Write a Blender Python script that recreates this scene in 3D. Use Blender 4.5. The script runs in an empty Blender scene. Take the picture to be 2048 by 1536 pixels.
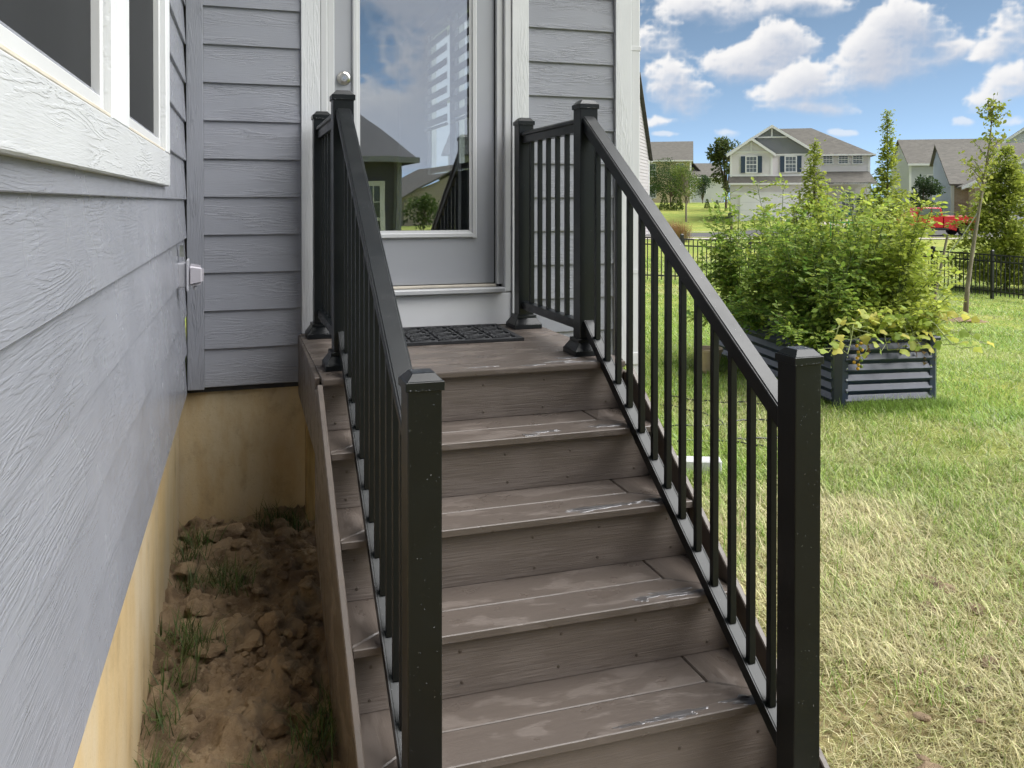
import bpy, bmesh, math, random
import numpy as np
from mathutils import Vector, Matrix
R = math.radians
random.seed(7); RNG = np.random.default_rng(11)
SC = bpy.context.scene
COL = SC.collection

# ------------------------------------------------------------------ camera
YAW = 0.3141
CAM_Z = 1.5736
cam = bpy.data.cameras.new('camera'); camo = bpy.data.objects.new('camera', cam); COL.objects.link(camo)
camo.location = (0, 0, CAM_Z)
camo.rotation_euler = (R(90) - 0.0109, 0, -YAW)
cam.sensor_width = 36; cam.lens = 1732.85 / 2048 * 36
cam.shift_y = -(768 - 423.1) / 2048
cam.clip_start = 0.02; cam.clip_end = 6000
SC.camera = camo

# ------------------------------------------------------------------ render / colour
SC.render.engine = 'CYCLES'
SC.cycles.use_denoising = True; SC.cycles.use_adaptive_sampling = True; SC.cycles.adaptive_threshold = .03
SC.cycles.max_bounces = 8; SC.cycles.transparent_max_bounces = 16
SC.cycles.caustics_reflective = False; SC.cycles.caustics_refractive = False
SC.cycles.sample_clamp_indirect = 6
SC.view_settings.view_transform = 'Standard'; SC.view_settings.look = 'None'
SC.view_settings.gamma = 1.0; SC.view_settings.use_curve_mapping = False
SC.view_settings.exposure = 1.08

# ------------------------------------------------------------------ sun (behind the camera to the right, veiled by thin cloud)
SUN_AZ, SUN_EL = R(108), R(46)          # azimuth clockwise from +Y
SKY_STRENGTH = 0.066
sl = bpy.data.lights.new('sun', 'SUN'); sl.energy = 4.8; sl.angle = R(72); sl.color = (1.0, 0.985, 0.955)
so = bpy.data.objects.new('sun', sl); COL.objects.link(so)
sd = Vector((math.sin(SUN_AZ) * math.cos(SUN_EL), math.cos(SUN_AZ) * math.cos(SUN_EL), math.sin(SUN_EL)))
so.rotation_euler = sd.to_track_quat('Z', 'Y').to_euler(); so.location = (0, 0, 30)

# ------------------------------------------------------------------ node helper
class NT:
    def __init__(s, tree): s.t = tree; s.n = tree.nodes; s.l = tree.links
    def node(s, typ, **kw):
        n = s.n.new(typ)
        for k, v in kw.items(): setattr(n, k, v)
        return n
    def put(s, sock, v):
        if isinstance(v, bpy.types.NodeSocket): s.l.new(v, sock)
        elif v is not None: sock.default_value = v
    def math(s, op, a, b=None, c=None, clamp=False):
        n = s.node('ShaderNodeMath', operation=op); n.use_clamp = clamp
        s.put(n.inputs[0], a)
        if b is not None: s.put(n.inputs[1], b)
        if c is not None: s.put(n.inputs[2], c)
        return n.outputs[0]
    def vec(s, op, a, b=None):
        n = s.node('ShaderNodeVectorMath', operation=op); s.put(n.inputs[0], a)
        if b is not None: s.put(n.inputs[1], b)
        return n.outputs['Value'] if op in ('LENGTH', 'DOT_PRODUCT') else n.outputs[0]
    def mix(s, f, a, b):
        n = s.node('ShaderNodeMix', data_type='RGBA'); s.put(n.inputs[0], f); s.put(n.inputs[6], a); s.put(n.inputs[7], b); return n.outputs[2]
    def noise(s, vec, scale, detail=4, rough=.55, dist=0):
        n = s.node('ShaderNodeTexNoise'); s.put(n.inputs['Vector'], vec); s.put(n.inputs['Scale'], scale)
        n.inputs['Detail'].default_value = detail; n.inputs['Roughness'].default_value = rough; n.inputs['Distortion'].default_value = dist
        return n.outputs['Fac']
    def ramp(s, f, a, b, c0=0.0, c1=1.0, smooth=True):
        n = s.node('ShaderNodeMapRange'); n.interpolation_type = 'SMOOTHSTEP' if smooth else 'LINEAR'
        s.put(n.inputs[0], f); s.put(n.inputs[1], a); s.put(n.inputs[2], b); s.put(n.inputs[3], c0); s.put(n.inputs[4], c1); return n.outputs[0]
    def xyz(s, v):
        n = s.node('ShaderNodeSeparateXYZ'); s.put(n.inputs[0], v); return n.outputs
    def comb(s, x, y, z):
        n = s.node('ShaderNodeCombineXYZ'); s.put(n.inputs[0], x); s.put(n.inputs[1], y); s.put(n.inputs[2], z); return n.outputs[0]

# ------------------------------------------------------------------ world: Nishita sky with cumulus
CLOUDS = [(0.4744,0.1826,0.0342,0.0238),(0.4936,0.1421,0.0297,0.0237),(0.4957,0.1187,0.0403,0.0173),(0.4765,0.0913,0.0278,0.0065),(0.5189,0.2224,0.0315,0.0107),(0.5811,0.2131,0.0469,0.0148),(0.653,0.2125,0.039,0.0124),(0.5565,0.1611,0.031,0.0128),(0.6014,0.1796,0.0222,0.0189),(0.6214,0.1663,0.0299,0.0167),(0.5913,0.1431,0.0406,0.0148),(0.6314,0.1168,0.0515,0.0167),(0.6412,0.1369,0.0236,0.0166),(0.6569,0.0974,0.0292,0.0062),(0.7324,0.1849,0.0275,0.022),(0.7084,0.1612,0.043,0.0243),(0.7452,0.1587,0.0362,0.0179),(0.7084,0.1335,0.0411,0.0162),(0.772,0.1509,0.0212,0.0079),(0.8401,0.1659,0.0262,0.0247),(0.8151,0.1533,0.0135,0.0077),(0.8368,0.1197,0.0198,0.0171),(0.8235,0.1074,0.0301,0.0115),(0.68,0.0773,0.0134,0.0041),(0.7895,0.0823,0.0104,0.0049),(0.8335,0.0823,0.0149,0.0067),(0.5606,0.075,0.0165,0.0064),(0.4872,0.0751,0.0149,0.0043)]
w = bpy.data.worlds.new('World'); SC.world = w; w.use_nodes = True
k = NT(w.node_tree); k.n.clear()
sky = k.node('ShaderNodeTexSky', sky_type='NISHITA'); sky.sun_disc = False
sky.sun_elevation = SUN_EL; sky.sun_rotation = SUN_AZ; sky.altitude = 300; sky.air_density = 0.62; sky.dust_density = 0.25; sky.ozone_density = 2.0
bg = k.node('ShaderNodeBackground'); 
lum = k.node('ShaderNodeRGBToBW'); k.put(lum.inputs[0], sky.outputs[0])
tint = k.mix(1.0, lum.outputs[0], (.64, .99, 1.46, 1)); tint.node.blend_type = 'MULTIPLY'
k.put(bg.inputs[0], k.mix(.85, sky.outputs[0], tint)); bg.inputs[1].default_value = SKY_STRENGTH
wo = k.node('ShaderNodeOutputWorld'); k.l.new(bg.outputs[0], wo.inputs[0])

# ------------------------------------------------------------------ materials
def newmat(name):
    m = bpy.data.materials.new(name); m.use_nodes = True
    k = NT(m.node_tree); b = k.n['Principled BSDF']
    return m, k, b
def obj_coord(k, rnd=True):
    t = k.node('ShaderNodeTexCoord').outputs['Object']
    if rnd:
        oi = k.node('ShaderNodeObjectInfo')
        t = k.vec('ADD', t, k.vec('MULTIPLY', k.comb(oi.outputs['Random'], k.math('MULTIPLY', oi.outputs['Random'], 7.31), k.math('MULTIPLY', oi.outputs['Random'], 3.77)), (37, 13, 19)))
    return t
def bump(k, b, h, strength=.5, dist=.002):
    n = k.node('ShaderNodeBump'); n.inputs['Strength'].default_value = strength; n.inputs['Distance'].default_value = dist
    k.put(n.inputs['Height'], h); k.l.new(n.outputs[0], b.inputs['Normal']); return n
def pm(name, c, rough=.5, spec=.5, metal=0, var=None, bp=None, stretch=(1, 1, 1), c2=None, rv=0):
    """plain procedural material: colour noise var=(scale, amount), bump bp=(scale, strength, dist)"""
    m, k, b = newmat(name); b.inputs['Roughness'].default_value = rough; b.inputs['Metallic'].default_value = metal
    b.inputs['Specular IOR Level'].default_value = spec
    co = k.vec('MULTIPLY', obj_coord(k), stretch)
    c = (*c, 1)
    if var:
        f = k.ramp(k.noise(co, var[0], 5), .3, .7)
        cc2 = (*c2, 1) if c2 else tuple(min(1, x * (1 - var[1])) for x in c[:3]) + (1,)
        cs = k.mix(f, c, cc2); k.put(b.inputs['Base Color'], cs)
        if rv: k.put(b.inputs['Roughness'], k.math('ADD', rough, k.math('MULTIPLY', k.math('SUBTRACT', k.noise(co, var[0] * 2.3, 4), .5), rv)))
    else: b.inputs['Base Color'].default_value = c
    if bp: bump(k, b, k.noise(co, bp[0], 5), bp[1], bp[2])
    return m
def siding_mat(name, c, vertical=False, rough=.42, strength=1.0, dist=.0022, spec=.5):
    """fibre-cement board with pressed wood grain; local X is the length of the board"""
    m, k, b = newmat(name)
    co = obj_coord(k)
    if vertical:
        x, y, z = k.xyz(co); co = k.comb(z, y, x)
    field = k.noise(k.vec('MULTIPLY', co, (.85, 1.0, 11.0)), 1.7, 2, .5, .2)
    wob = k.noise(k.vec('MULTIPLY', co, (11, 9, 120)), 2.2, 3, .65)
    ph = k.math('ADD', k.math('MULTIPLY', field, 40), k.math('MULTIPLY', wob, 3.4))
    ring = k.math('SINE', k.math('MULTIPLY', ph, 2.2))
    ring = k.ramp(ring, -.35, .75)
    amt = k.ramp(k.noise(k.vec('MULTIPLY', co, (1.4, 2, 7)), 2.0, 2), .40, .62)
    fine = k.noise(k.vec('MULTIPLY', co, (9, 60, 150)), 2.2, 3, .6)
    h = k.math('ADD', k.math('MULTIPLY', ring, k.math('MULTIPLY', amt, .8)), k.math('MULTIPLY', fine, .55))
    bump(k, b, h, strength, dist)
    f = k.ramp(k.noise(co, 3.1, 4), .3, .7)
    cs = k.mix(f, (*c, 1), tuple(v * .92 for v in c) + (1,))
    k.put(b.inputs['Base Color'], cs)
    k.put(b.inputs['Roughness'], k.math('ADD', rough, k.math('MULTIPLY', k.math('SUBTRACT', k.noise(co, 5, 3), .5), .2)))
    b.inputs['Specular IOR Level'].default_value = spec
    return m
M = {}
GREY = (.248, .256, .288)
M['siding'] = siding_mat('siding_paint', GREY, dist=.0014)
M['siding_v'] = siding_mat('corner_board_paint', GREY, vertical=True)
M['siding_wet'] = siding_mat('siding_paint_wet', GREY, rough=.25, strength=.75, dist=.0015, spec=.95)
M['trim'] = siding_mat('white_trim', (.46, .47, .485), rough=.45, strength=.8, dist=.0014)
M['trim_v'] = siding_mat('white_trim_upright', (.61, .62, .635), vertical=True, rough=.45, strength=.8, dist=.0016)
M['white'] = pm('white_vinyl', (.52, .525, .535), .35, var=(3, .04), bp=(40, .05, .001))
M['sill'] = pm('sill_tan', (.55, .50, .42), .5, var=(9, .2))
M['slab'] = pm('door_paint', (.345, .355, .385), .38, var=(2.5, .04), bp=(60, .03, .001))
M['rubber'] = pm('weatherstrip', (.02, .02, .022), .6)
M['nickel'] = pm('satin_nickel', (.58, .56, .52), .28, metal=1, var=(30, .15))
M['dark'] = pm('dark_gap', (.01, .01, .011), .9)
M['screen'] = pm('insect_screen', (.021, .022, .024), .7, spec=.2, var=(2.0, .25), stretch=(1, 1, .12), bp=(900, .3, .0004))
M['metal'] = pm('black_powder_coat', (.0025, .0042, .0055), .34, spec=.5, var=(6, .3), bp=(700, .06, .0003), rv=.16)
_b = M['metal'].node_tree.nodes['Principled BSDF']; _b.inputs['Specular IOR Level'].default_value = .38
M['room'] = pm('interior_paint', (.32, .31, .30), .7, var=(2, .05))
M['roomfloor'] = pm('interior_floor', (.12, .08, .05), .4, var=(3, .3))
M['blind'] = pm('blind_fabric', (.45, .46, .48), .8, var=(20, .05))
M['mat'] = pm('mat_rubber', (.020, .021, .024), .75, var=(60, .4), bp=(300, .6, .002))
M['wood'] = pm('treated_timber', (.36, .25, .10), .6, var=(6, .4), stretch=(9, 9, .8), c2=(.22, .14, .055), bp=(40, .4, .002))
M['plastic'] = pm('grey_plastic', (.42, .42, .46), .35, var=(12, .08))
M['steel'] = pm('galvanised_steel', (.62, .64, .66), .25, metal=1, var=(30, .2))
M['soil'] = None
def deck_mat(name, c, wet=.5, grain=1.0, blotch=.75, rg0=.30, puddles=1.0):
    m, k, b = newmat(name)
    co = obj_coord(k)
    g = k.noise(k.vec('MULTIPLY', co, (4, 95, 95)), 2.0, 4, .6)
    g2 = k.noise(k.vec('MULTIPLY', co, (2.2, 26, 26)), 2.0, 3, .5)
    patch = k.noise(k.vec('MULTIPLY', co, (2.6, 6.5, 6.5)), 2.1, 6, .58)
    wetm = k.ramp(patch, .47 - .12 * wet, .56 - .12 * wet)
    drym = k.math('SUBTRACT', 1.0, wetm)
    cs = k.mix(k.ramp(g2, .3, .7), (*c, 1), tuple(v * .93 for v in c) + (1,))
    cs = k.mix(k.math('MULTIPLY', drym, blotch), cs, tuple(min(1, v * 1.35 + .008) for v in c) + (1,))
    k.put(b.inputs['Base Color'], cs)
    pud = k.ramp(k.noise(k.vec('MULTIPLY', co, (3.5, 5, 5)), 2.4, 5, .6), .60, .64, 0, puddles)
    rg = k.math('ADD', rg0, k.math('MULTIPLY', drym, .22))
    rg = k.math('SUBTRACT', rg, k.math('MULTIPLY', pud, .16))
    k.put(b.inputs['Roughness'], rg)
    h = k.math('MULTIPLY', k.math('ADD', g, k.math('MULTIPLY', g2, .6)), k.math('SUBTRACT', 1.0, k.math('MULTIPLY', pud, .9)))
    bump(k, b, h, .55 * grain, .0016)
    return m
M['deck'] = deck_mat('composite_deck', (.100, .081, .069), .6, .8, .55, .38)
M['riser'] = deck_mat('composite_riser', (.124, .101, .086), .25, 2.2, .3, .42, 0.0)
M['fascia'] = deck_mat('composite_fascia', (.092, .073, .060), .4, .6, .4, .42, 0.0)
def concrete_mat():
    m, k, b = newmat('stained_concrete'); co = k.node('ShaderNodeTexCoord').outputs['Object']
    n1 = k.noise(k.vec('MULTIPLY', co, (1, 1, .35)), 3.0, 6, .6)
    n2 = k.noise(k.vec('MULTIPLY', co, (5, 5, 1.8)), 1.4, 6, .65)
    n3 = k.noise(k.vec('MULTIPLY', co, (3.5, 3.5, 2.6)), 2.0, 7, .68)
    n4 = k.noise(co, 130, 3, .6)
    cs = k.mix(k.ramp(n1, .35, .65), (.49, .36, .185, 1), (.47, .39, .265, 1))
    cs = k.mix(k.ramp(n2, .44, .72, 0, .5), cs, (.34, .22, .085, 1))
    cs = k.mix(k.ramp(n3, .54, .74, 0, .5), cs, (.20, .15, .085, 1))
    cs = k.mix(k.ramp(n4, .62, .70, 0, .35), cs, (.16, .12, .07, 1))
    k.put(b.inputs['Base Color'], cs); b.inputs['Roughness'].default_value = .62
    bump(k, b, k.math('ADD', k.noise(co, 60, 5), k.math('MULTIPLY', n4, .4)), .4, .0025)
    return m
M['concrete'] = concrete_mat()
def soil_mat():
    m, k, b = newmat('wet_clay_soil'); co = k.node('ShaderNodeTexCoord').outputs['Object']
    n1 = k.noise(co, 7, 6, .6); n2 = k.noise(co, 28, 5, .6)
    cs = k.mix(k.ramp(n1, .35, .65), (.35, .245, .140, 1), (.15, .094, .050, 1))
    cs = k.mix(k.ramp(n2, .55, .75, 0, .7), cs, (.55, .42, .26, 1))
    k.put(b.inputs['Base Color'], cs); b.inputs['Roughness'].default_value = .75
    bump(k, b, k.noise(co, 45, 8, .75), 1.0, .028)
    return m
M['soil'] = soil_mat()
def lawn_mat():
    m, k, b = newmat('lawn_ground'); co = k.node('ShaderNodeTexCoord').outputs['Object']
    x, y, z = k.xyz(co)
    n = k.noise(co, .16, 4, .55); n2 = k.noise(co, 1.3, 5, .6); n3 = k.noise(co, 22, 5, .7)
    green = k.mix(k.ramp(n, .35, .65), (.22, .275, .06, 1), (.34, .34, .085, 1))
    green = k.mix(k.ramp(n2, .35, .7), green, (.19, .245, .055, 1))
    dist = k.vec('LENGTH', co)
    near = k.ramp(dist, 3.2, 7.5, 1.0, 0.0)
    soil = k.mix(k.ramp(n3, .35, .65), (.27, .20, .115, 1), (.20, .18, .075, 1))
    cs = k.mix(k.math('MULTIPLY', near, .9), green, soil)
    k.put(b.inputs['Base Color'], cs); b.inputs['Roughness'].default_value = .9; b.inputs['Specular IOR Level'].default_value = .1
    bump(k, b, n3, .8, .03)
    return m
M['lawn'] = lawn_mat()
def leaf_mat(name, transl=.35, rough=.5, tint=(1, 1, 1)):
    m, k, b = newmat(name)
    a = k.node('ShaderNodeAttribute', attribute_name='Col').outputs['Color']
    if tint != (1, 1, 1):
        a = k.mix(1.0, a, (*tint, 1)); a.node.blend_type = 'MULTIPLY'
    k.put(b.inputs['Base Color'], a); b.inputs['Roughness'].default_value = rough; b.inputs['Specular IOR Level'].default_value = .35
    tr = k.node('ShaderNodeBsdfTranslucent'); k.put(tr.inputs[0], a)
    mx = k.node('ShaderNodeMixShader'); mx.inputs[0].default_value = transl
    k.l.new(b.outputs[0], mx.inputs[1]); k.l.new(tr.outputs[0], mx.inputs[2])
    k.l.new(mx.outputs[0], k.n['Material Output'].inputs[0])
    return m
M['leaf'] = leaf_mat('leaf', .50, .6); M['grass'] = leaf_mat('grass_blades', .3, .55)
def glass_mat(name, refl=.28, tint=(.86, .92, .90)):
    m, k, b = newmat(name); k.n.remove(b)
    g = k.node('ShaderNodeBsdfGlossy'); g.inputs['Roughness'].default_value = 0.0; g.inputs['Color'].default_value = (.95, .96, 1, 1)
    co = k.node('ShaderNodeTexCoord').outputs['Object']
    bn = k.node('ShaderNodeBump'); bn.inputs['Strength'].default_value = .04; bn.inputs['Distance'].default_value = .02
    k.put(bn.inputs['Height'], k.noise(co, 1.6, 2)); k.l.new(bn.outputs[0], g.inputs['Normal'])
    t = k.node('ShaderNodeBsdfTransparent'); t.inputs[0].default_value = (*tint, 1)
    fr = k.node('ShaderNodeFresnel'); fr.inputs[0].default_value = 1.45
    f = k.math('ADD', k.math('MULTIPLY', fr.outputs[0], 1 - refl), refl, clamp=True)
    mx = k.node('ShaderNodeMixShader'); k.put(mx.inputs[0], f); k.l.new(t.outputs[0], mx.inputs[1]); k.l.new(g.outputs[0], mx.inputs[2])
    k.l.new(mx.outputs[0], k.n['Material Output'].inputs[0]); return m
M['glass'] = glass_mat('door_glass', .36)
M['farglass'] = pm('far_window_glass', (.10, .12, .13), .08, spec=.9)
def drop_mat():
    m, k, b = newmat('water_drops'); b.inputs['Base Color'].default_value = (.9, .92, .95, 1); b.inputs['Roughness'].default_value = .03
    b.inputs['Transmission Weight'].default_value = .85; b.inputs['IOR'].default_value = 1.33; return m
M['drop'] = drop_mat()

# ------------------------------------------------------------------ object helpers
def link(name, mesh, parent=None, loc=(0, 0, 0), rot=(0, 0, 0)):
    o = bpy.data.objects.new(name, mesh); COL.objects.link(o); o.location = loc; o.rotation_euler = rot
    if parent is not None: o.parent = parent
    return o
def tag(o, label=None, cat=None, group=None, kind=None):
    if label: o['label'] = label
    if cat: o['category'] = cat
    if group: o['group'] = group
    if kind: o['kind'] = kind
    return o
def thing(name, label, cat, loc=(0, 0, 0), rotz=0, group=None):
    return tag(link(name, None, None, loc, (0, 0, rotz)), label, cat, group)
_cache = {}
def box_mesh(dims, bev, mat, seg=2):
    key = (tuple(round(d, 5) for d in dims), bev, mat.name)
    if key in _cache: return _cache[key]
    bm = bmesh.new(); bmesh.ops.create_cube(bm, size=1)
    for v in bm.verts: v.co = Vector((v.co.x * dims[0], v.co.y * dims[1], v.co.z * dims[2]))
    if bev: bmesh.ops.bevel(bm, geom=bm.edges[:], offset=bev, segments=seg, affect='EDGES', profile=.6)
    me = bpy.data.meshes.new('board'); bm.to_mesh(me); bm.free(); me.materials.append(mat)
    _cache[key] = me
    return me
def box(name, lo, hi, mat, parent=None, bev=0.0, base=(0, 0, 0), seg=1):
    """box from lo to hi (world, or relative to the parent's frame when base is the parent's base)"""
    d = [hi[i] - lo[i] for i in range(3)]; c = [(hi[i] + lo[i]) / 2 - base[i] for i in range(3)]
    return link(name, box_mesh(d, bev, mat, seg), parent, c)
class MB:
    def __init__(s): s.v = []; s.f = []
    def add(s, vs, fs):
        n = len(s.v); s.v += [tuple(p) for p in vs]; s.f += [tuple(i + n for i in f) for f in fs]; return s
    def box(s, lo, hi):
        x0, y0, z0 = lo; x1, y1, z1 = hi
        return s.add([(x0,y0,z0),(x1,y0,z0),(x1,y1,z0),(x0,y1,z0),(x0,y0,z1),(x1,y0,z1),(x1,y1,z1),(x0,y1,z1)],
                     [(0,3,2,1),(4,5,6,7),(0,1,5,4),(1,2,6,5),(2,3,7,6),(3,0,4,7)])
    def prism(s, poly, axis, a, b):
        """polygon (2-D) extruded along axis from a to b"""
        n = len(poly)
        def P(p, t): return (t, p[0], p[1]) if axis == 'x' else ((p[0], t, p[1]) if axis == 'y' else (p[0], p[1], t))
        vs = [P(p, a) for p in poly] + [P(p, b) for p in poly]
        fs = [tuple(range(n))[::-1], tuple(range(n, 2 * n))] + [(i, (i + 1) % n, n + (i + 1) % n, n + i) for i in range(n)]
        return s.add(vs, fs)
    def frustum(s, w0, z0, w1, z1, cx=0, cy=0):
        a, b = w0 / 2, w1 / 2
        return s.add([(cx-a,cy-a,z0),(cx+a,cy-a,z0),(cx+a,cy+a,z0),(cx-a,cy+a,z0),(cx-b,cy-b,z1),(cx+b,cy-b,z1),(cx+b,cy+b,z1),(cx-b,cy+b,z1)],
                     [(0,3,2,1),(4,5,6,7),(0,1,5,4),(1,2,6,5),(2,3,7,6),(3,0,4,7)])
    def tube(s, pts, r, n=6, cap=True):
        pts = [Vector(p) for p in pts]; rs = r if hasattr(r, '__len__') else [r] * len(pts)
        base = len(s.v); up = Vector((.13, .27, 1)).normalized()
        for i, p in enumerate(pts):
            t = (pts[min(i + 1, len(pts) - 1)] - pts[max(i - 1, 0)]).normalized()
            a = t.cross(up); a = a.normalized() if a.length > 1e-4 else t.cross(Vector((1, 0, 0))).normalized()
            b = t.cross(a)
            for j in range(n):
                an = 2 * math.pi * j / n; s.v.append(tuple(p + (a * math.cos(an) + b * math.sin(an)) * rs[i]))
        for i in range(len(pts) - 1):
            for j in range(n):
                s.f.append((base + i*n + j, base + i*n + (j+1) % n, base + (i+1)*n + (j+1) % n, base + (i+1)*n + j))
        if cap:
            s.f.append(tuple(base + j for j in range(n))[::-1]); s.f.append(tuple(base + (len(pts)-1)*n + j for j in range(n)))
        return s
    def lathe(s, prof, n=16, c=(0, 0, 0), axis='z'):
        base = len(s.v)
        for r, h in prof:
            for j in range(n):
                an = 2 * math.pi * j / n; x, y = r * math.cos(an), r * math.sin(an)
                p = (x, y, h) if axis == 'z' else ((x, h, y) if axis == 'y' else (h, x, y))
                s.v.append((c[0] + p[0], c[1] + p[1], c[2] + p[2]))
        for i in range(len(prof) - 1):
            for j in range(n): s.f.append((base+i*n+j, base+i*n+(j+1) % n, base+(i+1)*n+(j+1) % n, base+(i+1)*n+j))
        s.f.append(tuple(base + j for j in range(n))[::-1]); s.f.append(tuple(base + (len(prof)-1)*n + j for j in range(n)))
        return s
    def mesh(s, mat, bev=0, smooth=False, name='part'):
        me = bpy.data.meshes.new(name); me.from_pydata(s.v, [], s.f)
        bm = bmesh.new(); bm.from_mesh(me); bmesh.ops.recalc_face_normals(bm, faces=bm.faces[:])
        if bev: bmesh.ops.bevel(bm, geom=bm.edges[:], offset=bev, segments=1, affect='EDGES', profile=.6)
        bm.to_mesh(me); bm.free()
        me.materials.append(mat)
        if smooth: me.polygons.foreach_set('use_smooth', [True] * len(me.polygons))
        return me
    def build(s, name, mat, parent=None, loc=(0, 0, 0), rot=(0, 0, 0), bev=0, smooth=False):
        return link(name, s.mesh(mat, bev, smooth, name), parent, loc, rot)
def np_mesh(name, V, F, mat, col=None, smooth=False):
    """V (n,3), F (m,3|4) numpy arrays; col (n,3) per vertex"""
    me = bpy.data.meshes.new(name); n, m, q = len(V), len(F), F.shape[1]
    me.vertices.add(n); me.vertices.foreach_set('co', np.ascontiguousarray(V, np.float32).ravel())
    me.loops.add(m * q); me.loops.foreach_set('vertex_index', np.ascontiguousarray(F, np.int32).ravel())
    me.polygons.add(m); me.polygons.foreach_set('loop_start', np.arange(0, m * q, q, dtype=np.int32))
    if smooth: me.polygons.foreach_set('use_smooth', np.ones(m, bool))
    me.update(calc_edges=True)
    if col is not None:
        a = me.color_attributes.new('Col', 'FLOAT_COLOR', 'POINT')
        a.data.foreach_set('color', np.ascontiguousarray(np.c_[col, np.ones(n)], np.float32).ravel())
    me.materials.append(mat)
    return me
def replicate(tv, tf, centers, rots, scales, cols=None):
    """copies of a small template: rots (n,3,3), scales (n,) or (n,3)"""
    n = len(centers); s = scales[:, None, None] if scales.ndim == 1 else scales[:, None, :]
    V = np.einsum('nij,nkj->nki', rots, tv[None] * s) + centers[:, None, :]
    F = tf[None] + (np.arange(n) * len(tv))[:, None, None]
    C = np.repeat(cols, len(tv), axis=0) if cols is not None else None
    return V.reshape(-1, 3), F.reshape(-1, tf.shape[1]), C
def rot_from(dirv, roll):
    """rotation matrices whose local x runs along dirv, local z is the leaf normal"""
    d = dirv / np.linalg.norm(dirv, axis=1, keepdims=True)
    up = np.tile([0.0, 0.0, 1.0], (len(d), 1)); s = np.cross(up, d); ln = np.linalg.norm(s, axis=1, keepdims=True)
    s = np.where(ln < 1e-3, np.array([[1.0, 0, 0]]), s / np.maximum(ln, 1e-3)); n = np.cross(d, s)
    c, sn = np.cos(roll)[:, None], np.sin(roll)[:, None]
    s2 = s * c + n * sn; n2 = -s * sn + n * c
    return np.stack([d, s2, n2], axis=2)
def vnoise(x, y, seed=0):
    """cheap smooth value noise"""
    r = np.random.default_rng(seed); T = r.random((64, 64)); xi, yi = np.floor(x).astype(int), np.floor(y).astype(int)
    fx, fy = x - xi, y - yi; fx = fx * fx * (3 - 2 * fx); fy = fy * fy * (3 - 2 * fy)
    g = lambda a, b: T[a % 64, b % 64]
    return (g(xi, yi) * (1 - fx) + g(xi + 1, yi) * fx) * (1 - fy) + (g(xi, yi + 1) * (1 - fx) + g(xi + 1, yi + 1) * fx) * fy
def fbm(x, y, seed=0, o=4):
    s = 0; a = .5; t = 0
    for i in range(o): s = s + a * vnoise(x * 2 ** i, y * 2 ** i, seed + i); t += a; a *= .5
    return s / t
def sstep(a, b, x): t = np.clip((x - a) / (b - a), 0, 1); return t * t * (3 - 2 * t)

# ------------------------------------------------------------------ cumulus: a cloud shell under the Nishita sky
CLOUD_GROUPS = [[4, 5, 6], [0], [3], [7, 8, 9, 10], [19, 20], [14, 15, 16, 17, 18], [11, 12, 13], [1, 2], [21, 22], [23], [24], [25], [26], [27]]
def billow(A, E, sc, seed, o):
    s = 0; a = .5; t = 0
    for i in range(o):
        s = s + a * np.abs(2 * vnoise(A * sc * 2 ** i + 7.3 * i, E * sc * 1.2 * 2 ** i + 3.1 * i, seed + i) - 1); t += a; a *= .5
    return 1 - s / t
def cloud_density(A, E, grp, fine=True):
    o = 0 if grp is None else 3.7 * grp[0]
    if grp is None: f = (fbm(A * 3.1 + 57.5, E * 6.0 + 20, 71, 3) - .25) * 4.0 - 2.8 * sstep(.32, .62, E)     # cover thins out overhead
    else:
        Aw = A + .026 * (fbm(A * 16 + 3 + o, E * 18 + 31, 63, 3) - .5); Ew = E + .018 * (fbm(A * 18 + 9 + o, E * 20 + 4, 60, 3) - .5)
        best = np.zeros(A.shape)
        for g in grp:
            az, el, rx, ry = CLOUDS[g]; best = best + np.exp(-1.1 * (((Aw - az) / (rx * 1.32)) ** 2 + ((Ew - el) / (ry * 1.36)) ** 2))
        f = np.minimum(best, 1.35) - .46
    f = f + (fbm(A * 20 + 5 + o, E * 26 + 5, 90, 5) - .5) * 1.0
    if fine: f = f + (billow(A + o, E, 60, 80, 5) - .60) * .55
    return f
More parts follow.
